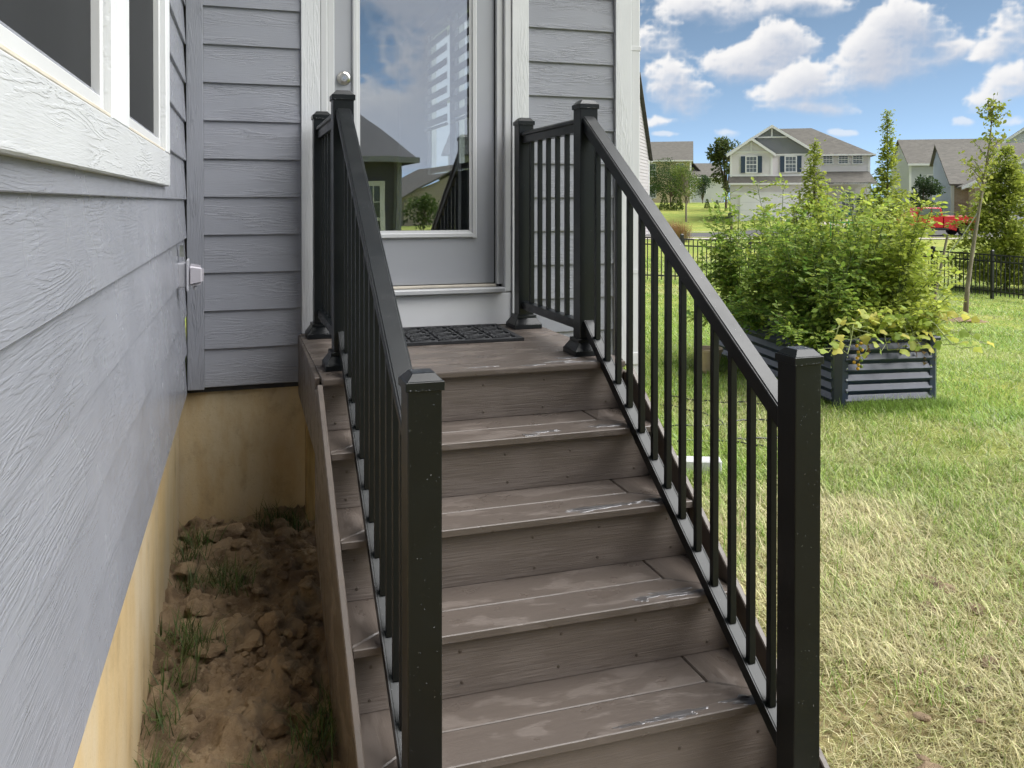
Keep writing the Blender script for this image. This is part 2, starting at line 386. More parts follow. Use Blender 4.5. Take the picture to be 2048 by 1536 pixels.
def cloud_look(A, E):
    """colour and cover of the cumulus at azimuth A, elevation E (layer by layer, far to near)"""
    al_out = np.zeros(A.shape); col_out = np.zeros(A.shape + (3,))
    inv = (1 - sstep(.27, .40, np.abs(A - .66))) * (1 - sstep(.235, .34, E))
    hi, lo = np.array([.80, .79, .785]), np.array([.44, .475, .56])
    for grp in [None] + CLOUD_GROUPS:
        if grp is None: m = inv < .999; gate = 1 - inv[m]
        else:
            b = [CLOUDS[g] for g in grp]; pad = 2.0
            m = (A > min(c[0] - pad * c[2] for c in b) - .015) & (A < max(c[0] + pad * c[2] for c in b) + .015) & (E > min(c[1] - pad * c[3] for c in b) - .01) & (E < max(c[1] + pad * c[3] for c in b) + .01); gate = 1.0
        if not m.any(): continue
        a, e = A[m], E[m]
        d = cloud_density(a, e, grp); tau = 0
        for i in range(1, 7):
            s = .0052 * i; tau = tau + np.clip(cloud_density(a - .5 * s, e + s, grp, i < 3) + .05, 0, 1.0)
        lit = np.exp(-.34 * tau)
        relief = np.clip((d - cloud_density(a - .0015, e + .0035, grp)) * 1.3, -.4, .4)
        lit = np.clip(lit * .98 + relief * .26 + .04, 0, 1)
        al = np.clip(d / (.40 + (1.25 if grp else .35) * (1 - lit)), 0, 1); al = al * al * (3 - 2 * al) * gate * (.97 if grp is None or grp[0] < 23 else .6)
        col = lo + (hi - lo) * lit[..., None]
        ao, co = al_out[m], col_out[m]; na = al + ao * (1 - al)
        col_out[m] = (col * al[..., None] + co * (ao * (1 - al))[..., None]) / np.maximum(na, 1e-5)[..., None]; al_out[m] = na
    haze = (1 - sstep(.03, .16, E))[..., None] * .35
    return al_out * sstep(.012, .05, E), col_out * (1 - haze) + np.array([.58, .65, .75]) * haze
def cloud_shell():
    az = np.unique(np.concatenate([np.linspace(-np.pi, np.pi, 361), np.linspace(.42, .95, 460), np.linspace(2.70, 3.13, 170)]))
    el = np.unique(np.concatenate([np.linspace(.012, .27, 220), np.linspace(.27, np.pi / 2 - .01, 80)]))
    A, E = np.meshgrid(az, el, indexing='ij')
    alpha, col = cloud_look(A, E)
    Rr = 3000.0
    V = np.stack([Rr * np.cos(E) * np.sin(A), Rr * np.cos(E) * np.cos(A), Rr * np.sin(E)], 2).reshape(-1, 3)
    na, ne = A.shape; i = np.arange(na - 1)[:, None] * ne; j = np.arange(ne - 1)[None]
    F = np.stack([i + j, i + ne + j, i + ne + j + 1, i + j + 1], 2)
    al = alpha; keep = (np.maximum.reduce([al[:-1, :-1], al[1:, :-1], al[1:, 1:], al[:-1, 1:]]) > .004)
    F = F[keep].reshape(-1, 4)
    used = np.unique(F); remap = -np.ones(len(V), int); remap[used] = np.arange(len(used))
    m, kk, b = newmat('cloud'); kk.n.remove(b)
    at = kk.node('ShaderNodeAttribute', attribute_name='Col')
    em = kk.node('ShaderNodeEmission'); kk.put(em.inputs[0], at.outputs['Color']); em.inputs[1].default_value = .575
    tr = kk.node('ShaderNodeBsdfTransparent'); mx = kk.node('ShaderNodeMixShader'); kk.put(mx.inputs[0], at.outputs['Alpha'])
    kk.l.new(tr.outputs[0], mx.inputs[1]); kk.l.new(em.outputs[0], mx.inputs[2]); kk.l.new(mx.outputs[0], kk.n['Material Output'].inputs[0])
    m.cycles.emission_sampling = 'NONE'
    me = np_mesh('sky', V[used], remap[F], m, smooth=True)
    a = me.color_attributes.new('Col', 'FLOAT_COLOR', 'POINT')
    a.data.foreach_set('color', np.c_[col.reshape(-1, 3)[used], alpha.reshape(-1)[used]].astype(np.float32).ravel())
    tag(link('sky', me), kind='structure')
cloud_shell()

# ------------------------------------------------------------------ ground
CY_, SY_ = math.cos(YAW), math.sin(YAW)
def gz(X, Y):
    X = np.asarray(X, float); Y = np.asarray(Y, float)
    D = X * SY_ + Y * CY_; xr = X * CY_ - Y * SY_; q = xr / np.maximum(D, 1)
    near = -np.clip(.055 * np.maximum(0, X - 6.6), 0, .49)
    far = 2.0 * sstep(56, 112, D) * (1 - sstep(.23, .31, q)) + .65 * sstep(53, 63, D) * sstep(.23, .31, q)
    far = np.where(D > 0, far, 0) - .09 * (1 - sstep(.9, 1.7, np.hypot((X - .9) * .9, Y - 1.2)))
    blend = np.where(D > 0, near, near * 0)
    return blend + far
def to_world(u_r, D): return (u_r * CY_ + D * SY_, -u_r * SY_ + D * CY_)
rad = np.concatenate([np.linspace(.0, 30, 90)[1:], np.geomspace(30.5, 2500, 70)]); ang = np.linspace(0, 2 * np.pi, 181)[:-1]
# denser where the camera looks
ang = np.sort(np.concatenate([ang, np.linspace(.2, .98, 160)]))
RR, AA = np.meshgrid(rad, ang, indexing='ij'); GX, GY = RR * np.sin(AA), RR * np.cos(AA)
GZ = gz(GX, GY) + (fbm(GX * .9 + 50, GY * .9 + 50, 3, 3) - .5) * .05 * sstep(1.5, 4, RR) * (1 - sstep(30, 60, RR))
V = np.vstack([[[0, 0, 0]], np.stack([GX, GY, GZ], 2).reshape(-1, 3)])
na = len(ang); F4 = []
i = np.arange(len(rad) - 1)[:, None] * na + 1; j = np.arange(na)[None]; j2 = (j + 1) % na
F4 = np.stack([i + j, i + na + j, i + na + j2, i + j2], 2).reshape(-1, 4)
F3 = np.array([[0, 1 + (a + 1) % na, 1 + a, 0] for a in range(na)])
me = np_mesh('lawn', V, F4, M['lawn'], smooth=True)
lawn = tag(link('lawn', me), kind='structure')
bmx = bmesh.new(); bmx.from_mesh(me); bmx.verts.ensure_lookup_table()
for a in range(na): bmx.faces.new([bmx.verts[0], bmx.verts[1 + a], bmx.verts[1 + (a + 1) % na]])
bmesh.ops.recalc_face_normals(bmx, faces=bmx.faces[:]); bmx.to_mesh(me); bmx.free()
if me.polygons[0].normal.z < 0: me.flip_normals()
def strip(name, d0, d1, u0, u1, lift, mat, n=80):
    us = np.linspace(u0, u1, n); ds = np.linspace(d0, d1, 5); U, Dd = np.meshgrid(us, ds, indexing='ij')
    x, y = U * CY_ + Dd * SY_, -U * SY_ + Dd * CY_
    V = np.stack([x, y, gz(x, y) + lift], 2).reshape(-1, 3)
    i = np.arange(n - 1)[:, None] * 5; j = np.arange(4)[None]
    F = np.stack([i + j, i + 5 + j, i + 6 + j, i + 1 + j], 2).reshape(-1, 4)
    return tag(link(name, np_mesh(name, V, F, mat, smooth=True)), kind='structure')
M['asphalt'] = pm('asphalt', (.085, .083, .080), .85, var=(2, .25), bp=(80, .4, .005))
M['pave'] = pm('sidewalk_concrete', (.42, .38, .32), .8, var=(1.5, .15))
strip('road', 51.0, 57.5, -40, 90, .03, M['asphalt'])
strip('sidewalk', 47.6, 49.2, -40, 90, .035, M['pave'])
strip('kerb', 50.7, 51.0, -40, 90, .045, M['pave'])
strip('kerb', 57.5, 57.8, -40, 90, .10, M['pave'])
strip('driveway', 57.8, 71.2, 20.0, 27.0, .03, M['pave'], 12)

# ------------------------------------------------------------------ near house
HB = (-.194, 4.2, 0.0)
LAND = .95; RISE = .19; RUN = .2611; NOSE0 = 3.0934
house = thing('house', 'grey lap-sided house with white trim and glazed back door above the steps', 'house', HB)
COURSE0, COURSE = .724, .1746
_pl = {}
def plank_mesh(L, mat):
    key = (round(L, 3), mat.name)
    if key not in _pl:
        h = COURSE + .022; prof = [(0, 0), (-.0155, 0), (-.0170, .0018), (-.0168, .006), (-.0055, h), (0, h)]
        _pl[key] = MB().prism(prof, 'x', -L / 2, L / 2).mesh(mat, name='siding_plank')
    return _pl[key]
def plank(parent, x0, x1, z, mat, dy=0.0, tilt=0.0):
    return link('siding_plank', plank_mesh(x1 - x0, mat), parent, ((x0 + x1) / 2, dy, z), (0, 0, tilt))
# --- door wall (faces the camera)
DW = 4.215
mb = MB()
for lo, hi in [((-.194, DW, .70), (.425, 4.33, 3.45)), ((1.335, DW, .70), (2.012, 4.33, 3.45)), ((.425, DW, 3.24), (1.335, 4.33, 3.45)), ((.425, DW, .70), (1.335, 4.33, 1.11))]:
    mb.box([lo[i] - HB[i] for i in range(3)], [hi[i] - HB[i] for i in range(3)])
M['sheath'] = pm('wall_sheathing', (.03, .03, .032), .9)
wall = mb.build('wall', M['sheath'], house)
for c in range(15):
    z = COURSE0 + COURSE * c
    if z < 3.3:
        plank(wall, -.116 - HB[0], .317 - HB[0], z, M['siding'], DW - HB[1])
        plank(wall, 1.452 - HB[0], 1.934 - HB[0], z, M['siding'], DW - HB[1])
def hbox(name, lo, hi, mat, parent=house, bev=.002): return box(name, lo, hi, mat, parent, bev, HB)
hbox('corner_framing', (-.42, 4.02, .69), (-.224, 4.42, 5.7), M['sheath'], bev=0)
hbox('corner_board', (-.190, 4.190, .716), (-.117, DW - .001, 3.45), M['siding_v'])
hbox('corner_board', (1.935, 4.184, .714), (2.027, DW - .001, 3.45), M['trim_v'])
hbox('corner_board', (2.013, DW + .001, .714), (2.033, 4.30, 3.45), M['trim_v'])
hbox('door_trim', (.318, 4.188, .952), (.405, DW - .001, 3.38), M['trim_v'])
hbox('door_trim', (1.362, 4.188, .952), (1.451, DW - .001, 3.38), M['trim_v'])
hbox('door_trim', (.406, 4.189, 3.29), (1.361, DW - .001, 3.38), M['trim'])
for a, b in [(.406, .442), (1.322, 1.361)]:
    hbox('brickmould', (a, 4.194, 1.117), (b, 4.25, 3.289), M['white'], bev=.006)
hbox('jamb', (.4425, 4.212, 1.157), (.475, 4.31, 3.24), M['white'], bev=.003)
hbox('jamb', (1.2865, 4.212, 1.157), (1.3215, 4.31, 3.24), M['white'], bev=.003)
hbox('weatherstrip', (1.2803, 4.238, 1.16), (1.286, 4.26, 3.22), M['rubber'], bev=0)
hbox('kick_board', (.406, 4.197, .952), (1.361, 4.23, 1.113), pm('kick_board_white', (.80, .80, .81), .4, var=(5, .05)), bev=.003)
sill = hbox('door_sill', (.443, 4.165, 1.1165), (1.3214, 4.33, 1.143), M['white'], bev=.005)
hbox('threshold', (.476, 4.215, 1.1435), (1.286, 4.30, 1.158), M['sill'], bev=.004)
# door slab with its glazing
sx0, sx1, sz0, sz1, ox0, ox1, oz0, oz1 = .4765, 1.2795, 1.1625, 3.2, .575, 1.172, 1.410, 3.05
mb = MB()
for lo, hi in [((sx0, 0, sz0), (ox0, .044, sz1)), ((ox1, 0, sz0), (sx1, .044, sz1)), ((ox0, 0, sz0), (ox1, .044, oz0)), ((ox0, 0, oz1), (ox1, .044, sz1))]:
    mb.box(lo, hi)
door = mb.build('door', M['slab'], house, (-HB[0], 4.238 - HB[1], 0))
door['label'] = 'grey painted back door with one full-length pane'
def frame_bar(x0, x1, z0, z1, vert):
    prof = [(0, 0), (0, -.006), (.007, -.013), (.026, -.011), (.030, -.005), (.038, -.002), (.038, 0)]
    return prof
fm = MB(); fo = (.561, 1.187, 1.3935, 3.07); T = .039
prof = [(0, 0), (.000, .006), (.006, .013), (.022, .012), (.026, .006), (.039, .003), (.039, 0)]
fm.prism([(fo[0] + a, -b) for a, b in prof], 'z', fo[2], fo[3]); fm.prism([(fo[1] - a, -b) for a, b in prof], 'z', fo[2], fo[3])
fm.prism([(-b, fo[2] + a) for a, b in prof], 'x', fo[0] + .008, fo[1] - .008); fm.prism([(-b, fo[3] - a) for a, b in prof], 'x', fo[0] + .008, fo[1] - .008)
fm.build('glass_frame', M['white'], door, (0, -.0005, 0))
link('glass_pane', box_mesh((.58, .005, 1.64), 0, M['glass']), door, (.8735, .018, 2.235))
mb = MB().lathe([(.0, -.001), (.033, -.001), (.033, -.006), (.029, -.012), (.022, -.016), (.020, -.024), (.018, -.027), (.0, -.027)], 28, axis='y')
db = mb.build('deadbolt', M['nickel'], door, (.5225, 0, 2.172), smooth=False)
MB().lathe([(0, -.0275), (.009, -.0275), (.009, -.029), (0, -.029)], 20, axis='y').box((-.0012, -.0300, -.006), (.0012, -.0285, .004)).build('keyway', M['steel'], door, (.5225, 0, 2.170))
# foundation
hbox('foundation', (-.235, 4.232, -.4), (2.0, 4.42, .712), M['concrete'], bev=.004)
# right side wall of the door wing, with the opening for its windows
sw = MB()
for (y0, y1, z0, z1) in [(4.331, 6.75, .70, 3.45), (8.75, 10.4, .70, 3.45), (6.75, 8.75, .70, 1.85), (6.75, 8.75, 3.30, 3.45), (7.62, 7.80, 1.85, 3.30)]:
    sw.box((1.93 - HB[0], y0 - HB[1], z0), (2.012 - HB[0], y1 - HB[1], z1))
sw.build('side_wall', pm('side_wall_paint', GREY, .5, var=(2, .05)), house)
hbox('foundation', (1.9, 4.43, -.4), (1.99, 10.4, .699), M['concrete'], bev=0)
# interior behind the door
rm = MB(); rx0, rx1, ry0, ry1, rz0, rz1 = -1.6, 1.925, 4.345, 10.3, 1.10, 3.44
def hb(lo, hi): rm.box([lo[i] - HB[i] for i in range(3)], [hi[i] - HB[i] for i in range(3)])
hb((rx0 - .05, ry0, rz0), (rx0, ry1, rz1)); hb((rx0, ry1, rz0), (rx1, ry1 + .05, rz1)); hb((rx0, ry0, rz1), (rx1, ry1, rz1 + .04))
rm.build('interior_wall', M['room'], house)
hbox('interior_floor', (rx0, 4.34, 1.05), (rx1, ry1, 1.10), M['roomfloor'], bev=0)
for y0, y1 in [(6.78, 7.60), (7.82, 8.72)]:
    wf = MB()
    for lo, hi in [((0, y0, 1.87), (.05, y0 + .05, 3.28)), ((0, y1 - .05, 1.87), (.05, y1, 3.28)), ((0, y0, 1.87), (.05, y1, 1.92)), ((0, y0, 3.23), (.05, y1, 3.28)), ((0, y0, 2.53), (.05, y1, 2.56))]: wf.box(lo, hi)
    wf.build('window_frame', M['white'], house, (1.955 - HB[0], -HB[1], 0))
    bl = thing('zebra_blind', 'striped roller blind seen through the door glass, ' + ('near half' if y0 < 7 else 'far half'), 'blind', (1.905, (y0 + y1) / 2, 2.30), 0, 'striped blinds inside the side window')
    for b in range(8): link('fabric_band', box_mesh((.002, y1 - y0 + .04, .066), 0, M['blind']), bl, (0, 0, .06 + b * .13))
    link('bottom_bar', box_mesh((.02, y1 - y0 + .04, .03), .004, M['white']), bl, (0, 0, 0))
# --- left wall: long wing beside the camera, facing the stairs
TH = math.atan2(3.107, .05)
lw = MB(); WL0 = -8.7
def lwb(x0, x1, z0, z1): lw.box((x0, .0, z0), (x1, .12, z1))
lwb(-1.12, .05, .69, 5.75); lwb(WL0, -3.42, .69, 5.75); lwb(-3.42, -1.12, .69, 1.66); lwb(-3.42, -1.12, 3.28, 5.75)
wallL = lw.build('wall', M['sheath'], house, (-.012, 0, 0), (0, 0, TH))
for c in range(29):
    z = COURSE0 - .012 + COURSE * c - (.01 if c == 0 else 0)
    joints = [WL0]
    x = WL0 + 1.0 + (c * 1.37) % 3.2
    while x < -.3: joints.append(x); x += 3.6
    if c in (1, 2): joints = [j for j in joints if j < -3.2] + [-1.045]
    joints.append(-.022)
    for a, b in zip(joints[:-1], joints[1:]):
        if b - a < .05: continue
        segs = [(a + .001, b - .001)]
        if z + COURSE > 1.63 and z < 3.36:      # the window unit interrupts the courses
            segs = [(s0, s1) for s0, s1 in ((a + .001, min(b - .001, -3.445)), (max(a + .001, -1.088), b - .001)) if s1 - s0 > .03]
            if z < 1.60: segs = [(a + .001, b - .001)]
        for s0, s1 in segs:
            dy = 0
            if c in (1, 2) and abs(s1 + 1.046) < .01: s1 -= .012; dy = -.006
            plank(wallL, s0, s1, z, M['siding_wet'], dy)
def lbox(name, lo, hi, mat, bev=.002, parent=wallL): return box(name, lo, hi, mat, parent, bev, (0, 0, 0))
FL = M['concrete']
lbox('foundation', (WL0, .022, -.4), (.02, .2, .688), FL, .004)
# window unit: two sashes, white casing
win = lbox('window_apron', (-3.445, -.032, 1.626), (-1.090, -.0005, 1.733), M['trim'], .003)
lbox('window_casing', (-1.215, -.032, 1.7335), (-1.090, -.0005, 3.36), M['trim_v'], .003)
lbox('window_casing', (-3.445, -.032, 1.7335), (-3.325, -.0005, 3.36), M['trim_v'], .003)
lbox('window_casing', (-2.375, -.030, 1.7335), (-2.125, .03, 3.26), M['trim_v'], .003)
lbox('window_casing', (-3.445, -.034, 3.2605), (-1.090, -.0005, 3.37), M['trim'], .003)
for x0, x1 in [(-2.124, -1.216), (-3.324, -2.376)]:
    lbox('window_sill', (x0, -.026, 1.7345), (x1, .05, 1.7445), M['sill'], .003)
    wf = MB(); t = .028; a, b = 1.7455, 3.259
    wf.box((x0 + .002, -.014, a), (x0 + t, .05, b)); wf.box((x1 - t, -.014, a), (x1 - .002, .05, b)); wf.box((x0 + t, -.014, a), (x1 - t, .05, a + t)); wf.box((x0 + t, -.014, b - t), (x1 - t, .05, b))
    wf.build('window_frame', M['white'], wallL, bev=.003)
    lbox('window_screen', (x0 + t + .0005, .004, a + t + .0005), (x1 - t - .0005, .006, b - t - .0005), M['screen'], 0)
# roofs and eaves of the near house
M['shingle'] = None
def shingle_mat(name, c, c2, course=.14):
    m, k, b = newmat(name); co = k.node('ShaderNodeTexCoord').outputs['Object']
    x, y, z = k.xyz(co)
    row = k.math('FLOOR', k.math('DIVIDE', z, course * .55))
    cell = k.comb(k.math('FLOOR', k.math('ADD', k.math('DIVIDE', x, .30), k.math('MULTIPLY', row, .37))), k.math('FLOOR', k.math('DIVIDE', y, .30)), row)
    wn = k.node('ShaderNodeTexWhiteNoise'); k.put(wn.inputs['Vector'], cell)
    cs = k.mix(wn.outputs['Value'], (*c, 1), (*c2, 1))
    cs = k.mix(k.ramp(k.noise(co, .8, 4), .3, .7, 0, .5), cs, tuple(v * .8 for v in c) + (1,))
    k.put(b.inputs['Base Color'], cs); b.inputs['Roughness'].default_value = .9
    bump(k, b, wn.outputs['Value'], .6, .01); return m
M['shingle'] = shingle_mat('brown_shingles', (.150, .138, .118), (.100, .092, .080))
M['shingle_grey'] = shingle_mat('grey_shingles', (.085, .080, .078), (.055, .052, .052))
rf = MB(); rf.add([(-6.5, -9.3, 5.75), (.14, -9.3, 5.75), (.14, 4.6, 5.75), (-6.5, 4.6, 5.75), (-3.2, -6.0, 7.6), (-3.2, 3.0, 7.6)],
                  [(0, 3, 2, 1), (0, 1, 4), (1, 2, 5, 4), (2, 3, 5), (3, 0, 4, 5)])
rf.build('roof', M['shingle'], house, (-HB[0] - .194 + .194 - .05, -HB[1], 0))
hbox('wing_body', (-6.1, -4.48, .72), (-.36, 4.0, 5.7), M['sheath'], bev=0)
hbox('wing_body', (-6.1, 4.0, .72), (-1.66, 10.4, 5.7), M['sheath'], bev=0)
hbox('gutter', (-.02, -4.6, 5.62), (.10, 4.55, 5.745), M['white'], bev=.02)
rf = MB(); rf.add([(-.25, 3.93, 3.46), (2.35, 3.93, 3.46), (2.35, 10.7, 3.46), (-.25, 10.7, 3.46), (-.25, 3.93, 4.9), (-.25, 10.7, 4.9)], [(0, 3, 2, 1), (0, 1, 4), (1, 2, 5, 4), (2, 3, 5), (3, 0, 4, 5)])
rf.build('roof', M['shingle'], house, (-HB[0], -HB[1], 0))
# downspout at the right corner, and its extension lying in the grass
ds = thing('downspout', 'white downspout running down the right corner of the house', 'downspout', (2.075, 4.27, 0))
link('pipe', box_mesh((.055, .07, 2.70), .008, M['white']), ds, (0, 0, 2.08)); link('coupling', box_mesh((.062, .078, .07), .006, M['white']), ds, (0, 0, .73))
link('lower_pipe', box_mesh((.050, .064, .62), .008, M['white']), ds, (0, 0, .39))
for z in (1.2, 2.4): link('strap', box_mesh((.060, .075, .025), .002, M['white']), ds, (0, 0, z))
ex = MB(); ex.box((-.56, -.05, 0), (.34, .05, .085)); ex.box((.30, -.055, -.004), (.36, .055, .09))
tag(ex.build('downspout_extension', M['white'], None, (2.36, 4.52, .004), (0, 0, R(-24)), bev=.008), 'white downspout extension lying in the grass beside the steps', 'pipe')
# ------------------------------------------------------------------ outlet cover on the left wall
ob = thing('outlet_cover', 'grey weatherproof outlet cover on the siding by the inside corner', 'outlet', (-.215, 3.74, 1.30))
link('back_plate', box_mesh((.012, .105, .125), .004, M['plastic']), ob, (.006, 0, -.005))
link('box_body', box_mesh((.035, .085, .10), .006, M['plastic']), ob, (.028, .0, -.02))
cv = MB().prism([(-.058, -.012), (.058, -.012), (.060, .0), (.058, .012), (-.058, .012)], 'x', .0, .008)
bmx = bmesh.new(); bmesh.ops.create_cube(bmx, size=1)
for v in bmx.verts: v.co = Vector((v.co.x * .062, v.co.y * .085, v.co.z * .095))
for v in bmx.verts:
    if v.co.x > 0: v.co.y *= .72; v.co.z *= .76
bmesh.ops.bevel(bmx, geom=bmx.edges[:], offset=.012, segments=3, affect='EDGES')
me = bpy.data.meshes.new('lid'); bmx.to_mesh(me); bmx.free()
mp, kk, bb = newmat('clear_grey_plastic'); bb.inputs['Base Color'].default_value = (.50, .48, .53, 1); bb.inputs['Roughness'].default_value = .12
bb.inputs['Transmission Weight'].default_value = .25; bb.inputs['IOR'].default_value = 1.3
me.materials.append(mp); lid = link('bubble_lid', me, ob, (.080, .0, -.022))
link('lid_flange', box_mesh((.008, .11, .125), .003, M['plastic']), ob, (.050, 0, -.02))
hg = MB().tube([(.030, -.03, .062), (.030, .03, .062)], .009, 10).box((.020, -.028, .055), (.036, .028, .10)); hg.build('hinge', M['steel'], ob, (0, 0, 0))
link('latch', box_mesh((.012, .02, .016), .003, M['plastic']), ob, (.075, 0, -.075))

# ------------------------------------------------------------------ stairs
SX0, SX1 = .305, 1.475
SB = (.89, 1.8, 0)
st = thing('porch_steps', 'brown composite porch steps and landing wet with rain', 'stairs', SB)
def sbox(name, lo, hi, mat, bev=.004, parent=st): return box(name, lo, hi, mat, parent, bev, SB, seg=2)
TK = .024
# landing boards
ys = np.linspace(NOSE0 + .143, 4.196, 8)
sbox('nosing_board', (SX0, NOSE0, LAND - TK), (SX1, NOSE0 + .139, LAND), M['deck'], .005)
for a, b in zip(ys[:-1], ys[1:]): sbox('deck_board', (SX0, a, LAND - TK), (SX1, b - .004, LAND), M['deck'], .003)
sbox('landing_frame', (SX0 + .01, NOSE0 + .045, LAND - .25), (SX1 - .01, 4.19, LAND - TK - .001), M['dark'], 0)
EW = .172      # end boards (picture frame)
def slab_poly(name, poly, z, mat, parent=st):
    cx = sum(p[0] for p in poly) / len(poly); cy = sum(p[1] for p in poly) / len(poly)
    mb = MB().prism([(p[0] - cx, p[1] - cy) for p in poly], 'z', -TK, 0)
    return mb.build(name, mat, parent, (cx - SB[0], cy - SB[1], z - SB[2]), bev=.0025)
def endboard(name, poly, z, mat):
    # grain runs front to back: build turned by 90 degrees so local X is along the board
    cx = sum(p[0] for p in poly) / len(poly); cy = sum(p[1] for p in poly) / len(poly)
    mb = MB().prism([(p[1] - cy, -(p[0] - cx)) for p in poly], 'z', -TK, 0)
    return mb.build(name, mat, st, (cx - SB[0], cy - SB[1], z - SB[2]), (0, 0, R(90)), bev=.0035)
for i in range(1, 5):
    z = LAND - RISE * i; y0 = NOSE0 - RUN * i; y1 = NOSE0 - RUN * (i - 1) + .044; ysplit = y0 + .143
    g = .002
    slab_poly('tread_board', [(SX0, y0), (SX1, y0), (SX1, y0 + .015), (SX1 - EW, ysplit - g), (SX0 + EW, ysplit - g), (SX0, y0 + .015)], z, M['deck'])
    slab_poly('tread_board', [(SX0 + EW + g, ysplit + g), (SX1 - EW - g, ysplit + g), (SX1 - EW - g, y1), (SX0 + EW + g, y1)], z, M['deck'])
    endboard('tread_board', [(SX1 - EW + g, ysplit + g), (SX1, y0 + .019), (SX1, y1), (SX1 - EW + g, y1)], z, M['deck'])
    endboard('tread_board', [(SX0, y0 + .019), (SX0 + EW - g, ysplit + g), (SX0 + EW - g, y1), (SX0, y1)], z, M['deck'])
for i in range(1, 6):
    zb = LAND - RISE * i + (.001 if i < 5 else -.076); zt = LAND - RISE * (i - 1) - TK - .001; yf = NOSE0 - RUN * (i - 1) + .026
    rb = sbox('riser_board', (SX0, yf, zb), (SX1, yf + .02, zt), M['riser'], .002)
    for sx in (SX0 + .045, SX0 + .30, (SX0 + SX1) / 2 + .02, SX1 - .33, SX1 - .075):
        for dz in (.045, -.05):
            me = _cache.get('screw')
            if me is None:
                me = MB().lathe([(0, 0), (.0048, 0), (.0048, -.0012), (.003, -.002), (0, -.002)], 10, axis='y').mesh(pm('screw_head', (.10, .08, .065), .4, metal=.5), name='screw'); _cache['screw'] = me
            link('screw', me, rb, (sx + random.uniform(-.01, .01) - (SX0 + SX1) / 2, -.0102, dz + random.uniform(-.008, .008)))
def stringer(x0, x1, name='stringer'):
    poly = [(3.075, .905), (3.16, .905), (3.16, .395), (2.43, -.075), (1.80, -.075), (1.80, .02), (3.075, .938)]
    mb = MB().prism([(p[0] - SB[1], p[1]) for p in poly], 'x', x0 - SB[0], x1 - SB[0]); return mb.build(name, M['fascia'], st, bev=.003)
stringer(.284, .3035); stringer(1.4765, 1.496)
mb = MB(); mb.add([(.3035 - SB[0], 3.161 - SB[1], .67), (.320 - SB[0], 4.19 - SB[1], .67), (.320 - SB[0], 4.19 - SB[1], .945), (.3035 - SB[0], 3.161 - SB[1], .945),
                   (.284 - SB[0], 3.161 - SB[1], .67), (.301 - SB[0], 4.19 - SB[1], .67), (.301 - SB[0], 4.19 - SB[1], .945), (.284 - SB[0], 3.161 - SB[1], .945)],
                  [(0, 1, 2, 3), (4, 7, 6, 5), (0, 4, 5, 1), (3, 2, 6, 7), (0, 3, 7, 4), (1, 5, 6, 2)])
mb.build('landing_fascia', M['fascia'], st, bev=.003)
sbox('landing_fascia', (1.4765, 3.161, .67), (1.496, 4.19, .945), M['fascia'], .003)
sbox('support_post', (.306, 2.96, -.1), (.394, 3.048, .69), M['wood'], .004)
sbox('support_post', (.330, 4.10, -.1), (.418, 4.188, .69), M['wood'], .004)
sbox('support_post', (1.38, 2.96, -.1), (1.468, 3.048, .69), M['wood'], .004)
tag(box('step_pad', (.20, 1.55, -.12), (1.58, 2.04, -.075), M['pave'], None, .006), 'concrete pad under the foot of the steps', 'pad')

# ------------------------------------------------------------------ railings
PW = .0765
def cap_mesh():
    m = MB(); w = .0865
    m.frustum(w, -.020, w, 0); m.frustum(w - .006, .0, .050, .017)
    return m.mesh(M['metal'], .0012, name='cap')
def skirt_mesh():
    m = MB(); m.frustum(.142, 0, .142, .022); m.frustum(.138, .022, .100, .052); m.frustum(.100, .052, .098, .066)
    return m.mesh(M['metal'], .0015, name='base_skirt')
CAPM, SKIRTM = cap_mesh(), skirt_mesh()
ico = bmesh.new(); bmesh.ops.create_icosphere(ico, subdivisions=1, radius=1); ICV = np.array([v.co[:] for v in ico.verts]); ICF = np.array([[v.index for v in f.verts] for f in ico.faces]); ico.free()
def drop_mesh(centers, normals, sizes, flat=.45):
    rots = rot_from(normals, np.zeros(len(normals)))
    # local x is the normal: squash along it
    sizes = sizes * .72
    sc = np.c_[sizes * flat, sizes, sizes * RNG.uniform(.8, 1.5, len(sizes))]
    V, F, _ = replicate(ICV, ICF, centers, rots, sc)
    return np_mesh('water_drops', V, F, M['drop'], smooth=True)
def on_rect(n, o, a, b, cluster=1.0):
    """random points on the rectangle o + s*a + t*b"""
    s = RNG.random(n); t = RNG.random(n) ** cluster
    return np.array(o)[None] + s[:, None] * np.array(a)[None] + t[:, None] * np.array(b)[None]
TOP_A, TOP_B = (3.2585, 1.922), (1.925, 1.033)      # stair rail top line (Y, z)
BOT_A, BOT_B = (3.2585, 1.092), (1.925, .160)
def sheared(prof, cx, A, B, mat, cosl):
    m = MB(); n = len(prof); vs = []
    for (y, z) in (A, B): vs += [(cx + px, y, z + pz / cosl) for px, pz in prof]
    return m.add(vs, [tuple(range(n)), tuple(range(n, 2 * n))[::-1]] + [(i, n + i, n + (i + 1) % n, (i + 1) % n) for i in range(n)])
PROF_T = [(-.021, -.056), (.021, -.056), (.021, -.022), (.029, -.018), (.029, -.007), (.0265, -.0035), (.0235, -.0035), (.0215, 0), (-.0215, 0), (-.0235, -.0035), (-.0265, -.0035), (-.029, -.007), (-.029, -.018), (-.021, -.022)]
PROF_B = [(-.022, -.036), (.022, -.036), (.022, 0), (.0195, 0), (.0195, -.002), (.0165, -.002), (.0165, 0), (-.0165, 0), (-.0165, -.002), (-.0195, -.002), (-.0195, 0), (-.022, 0)]
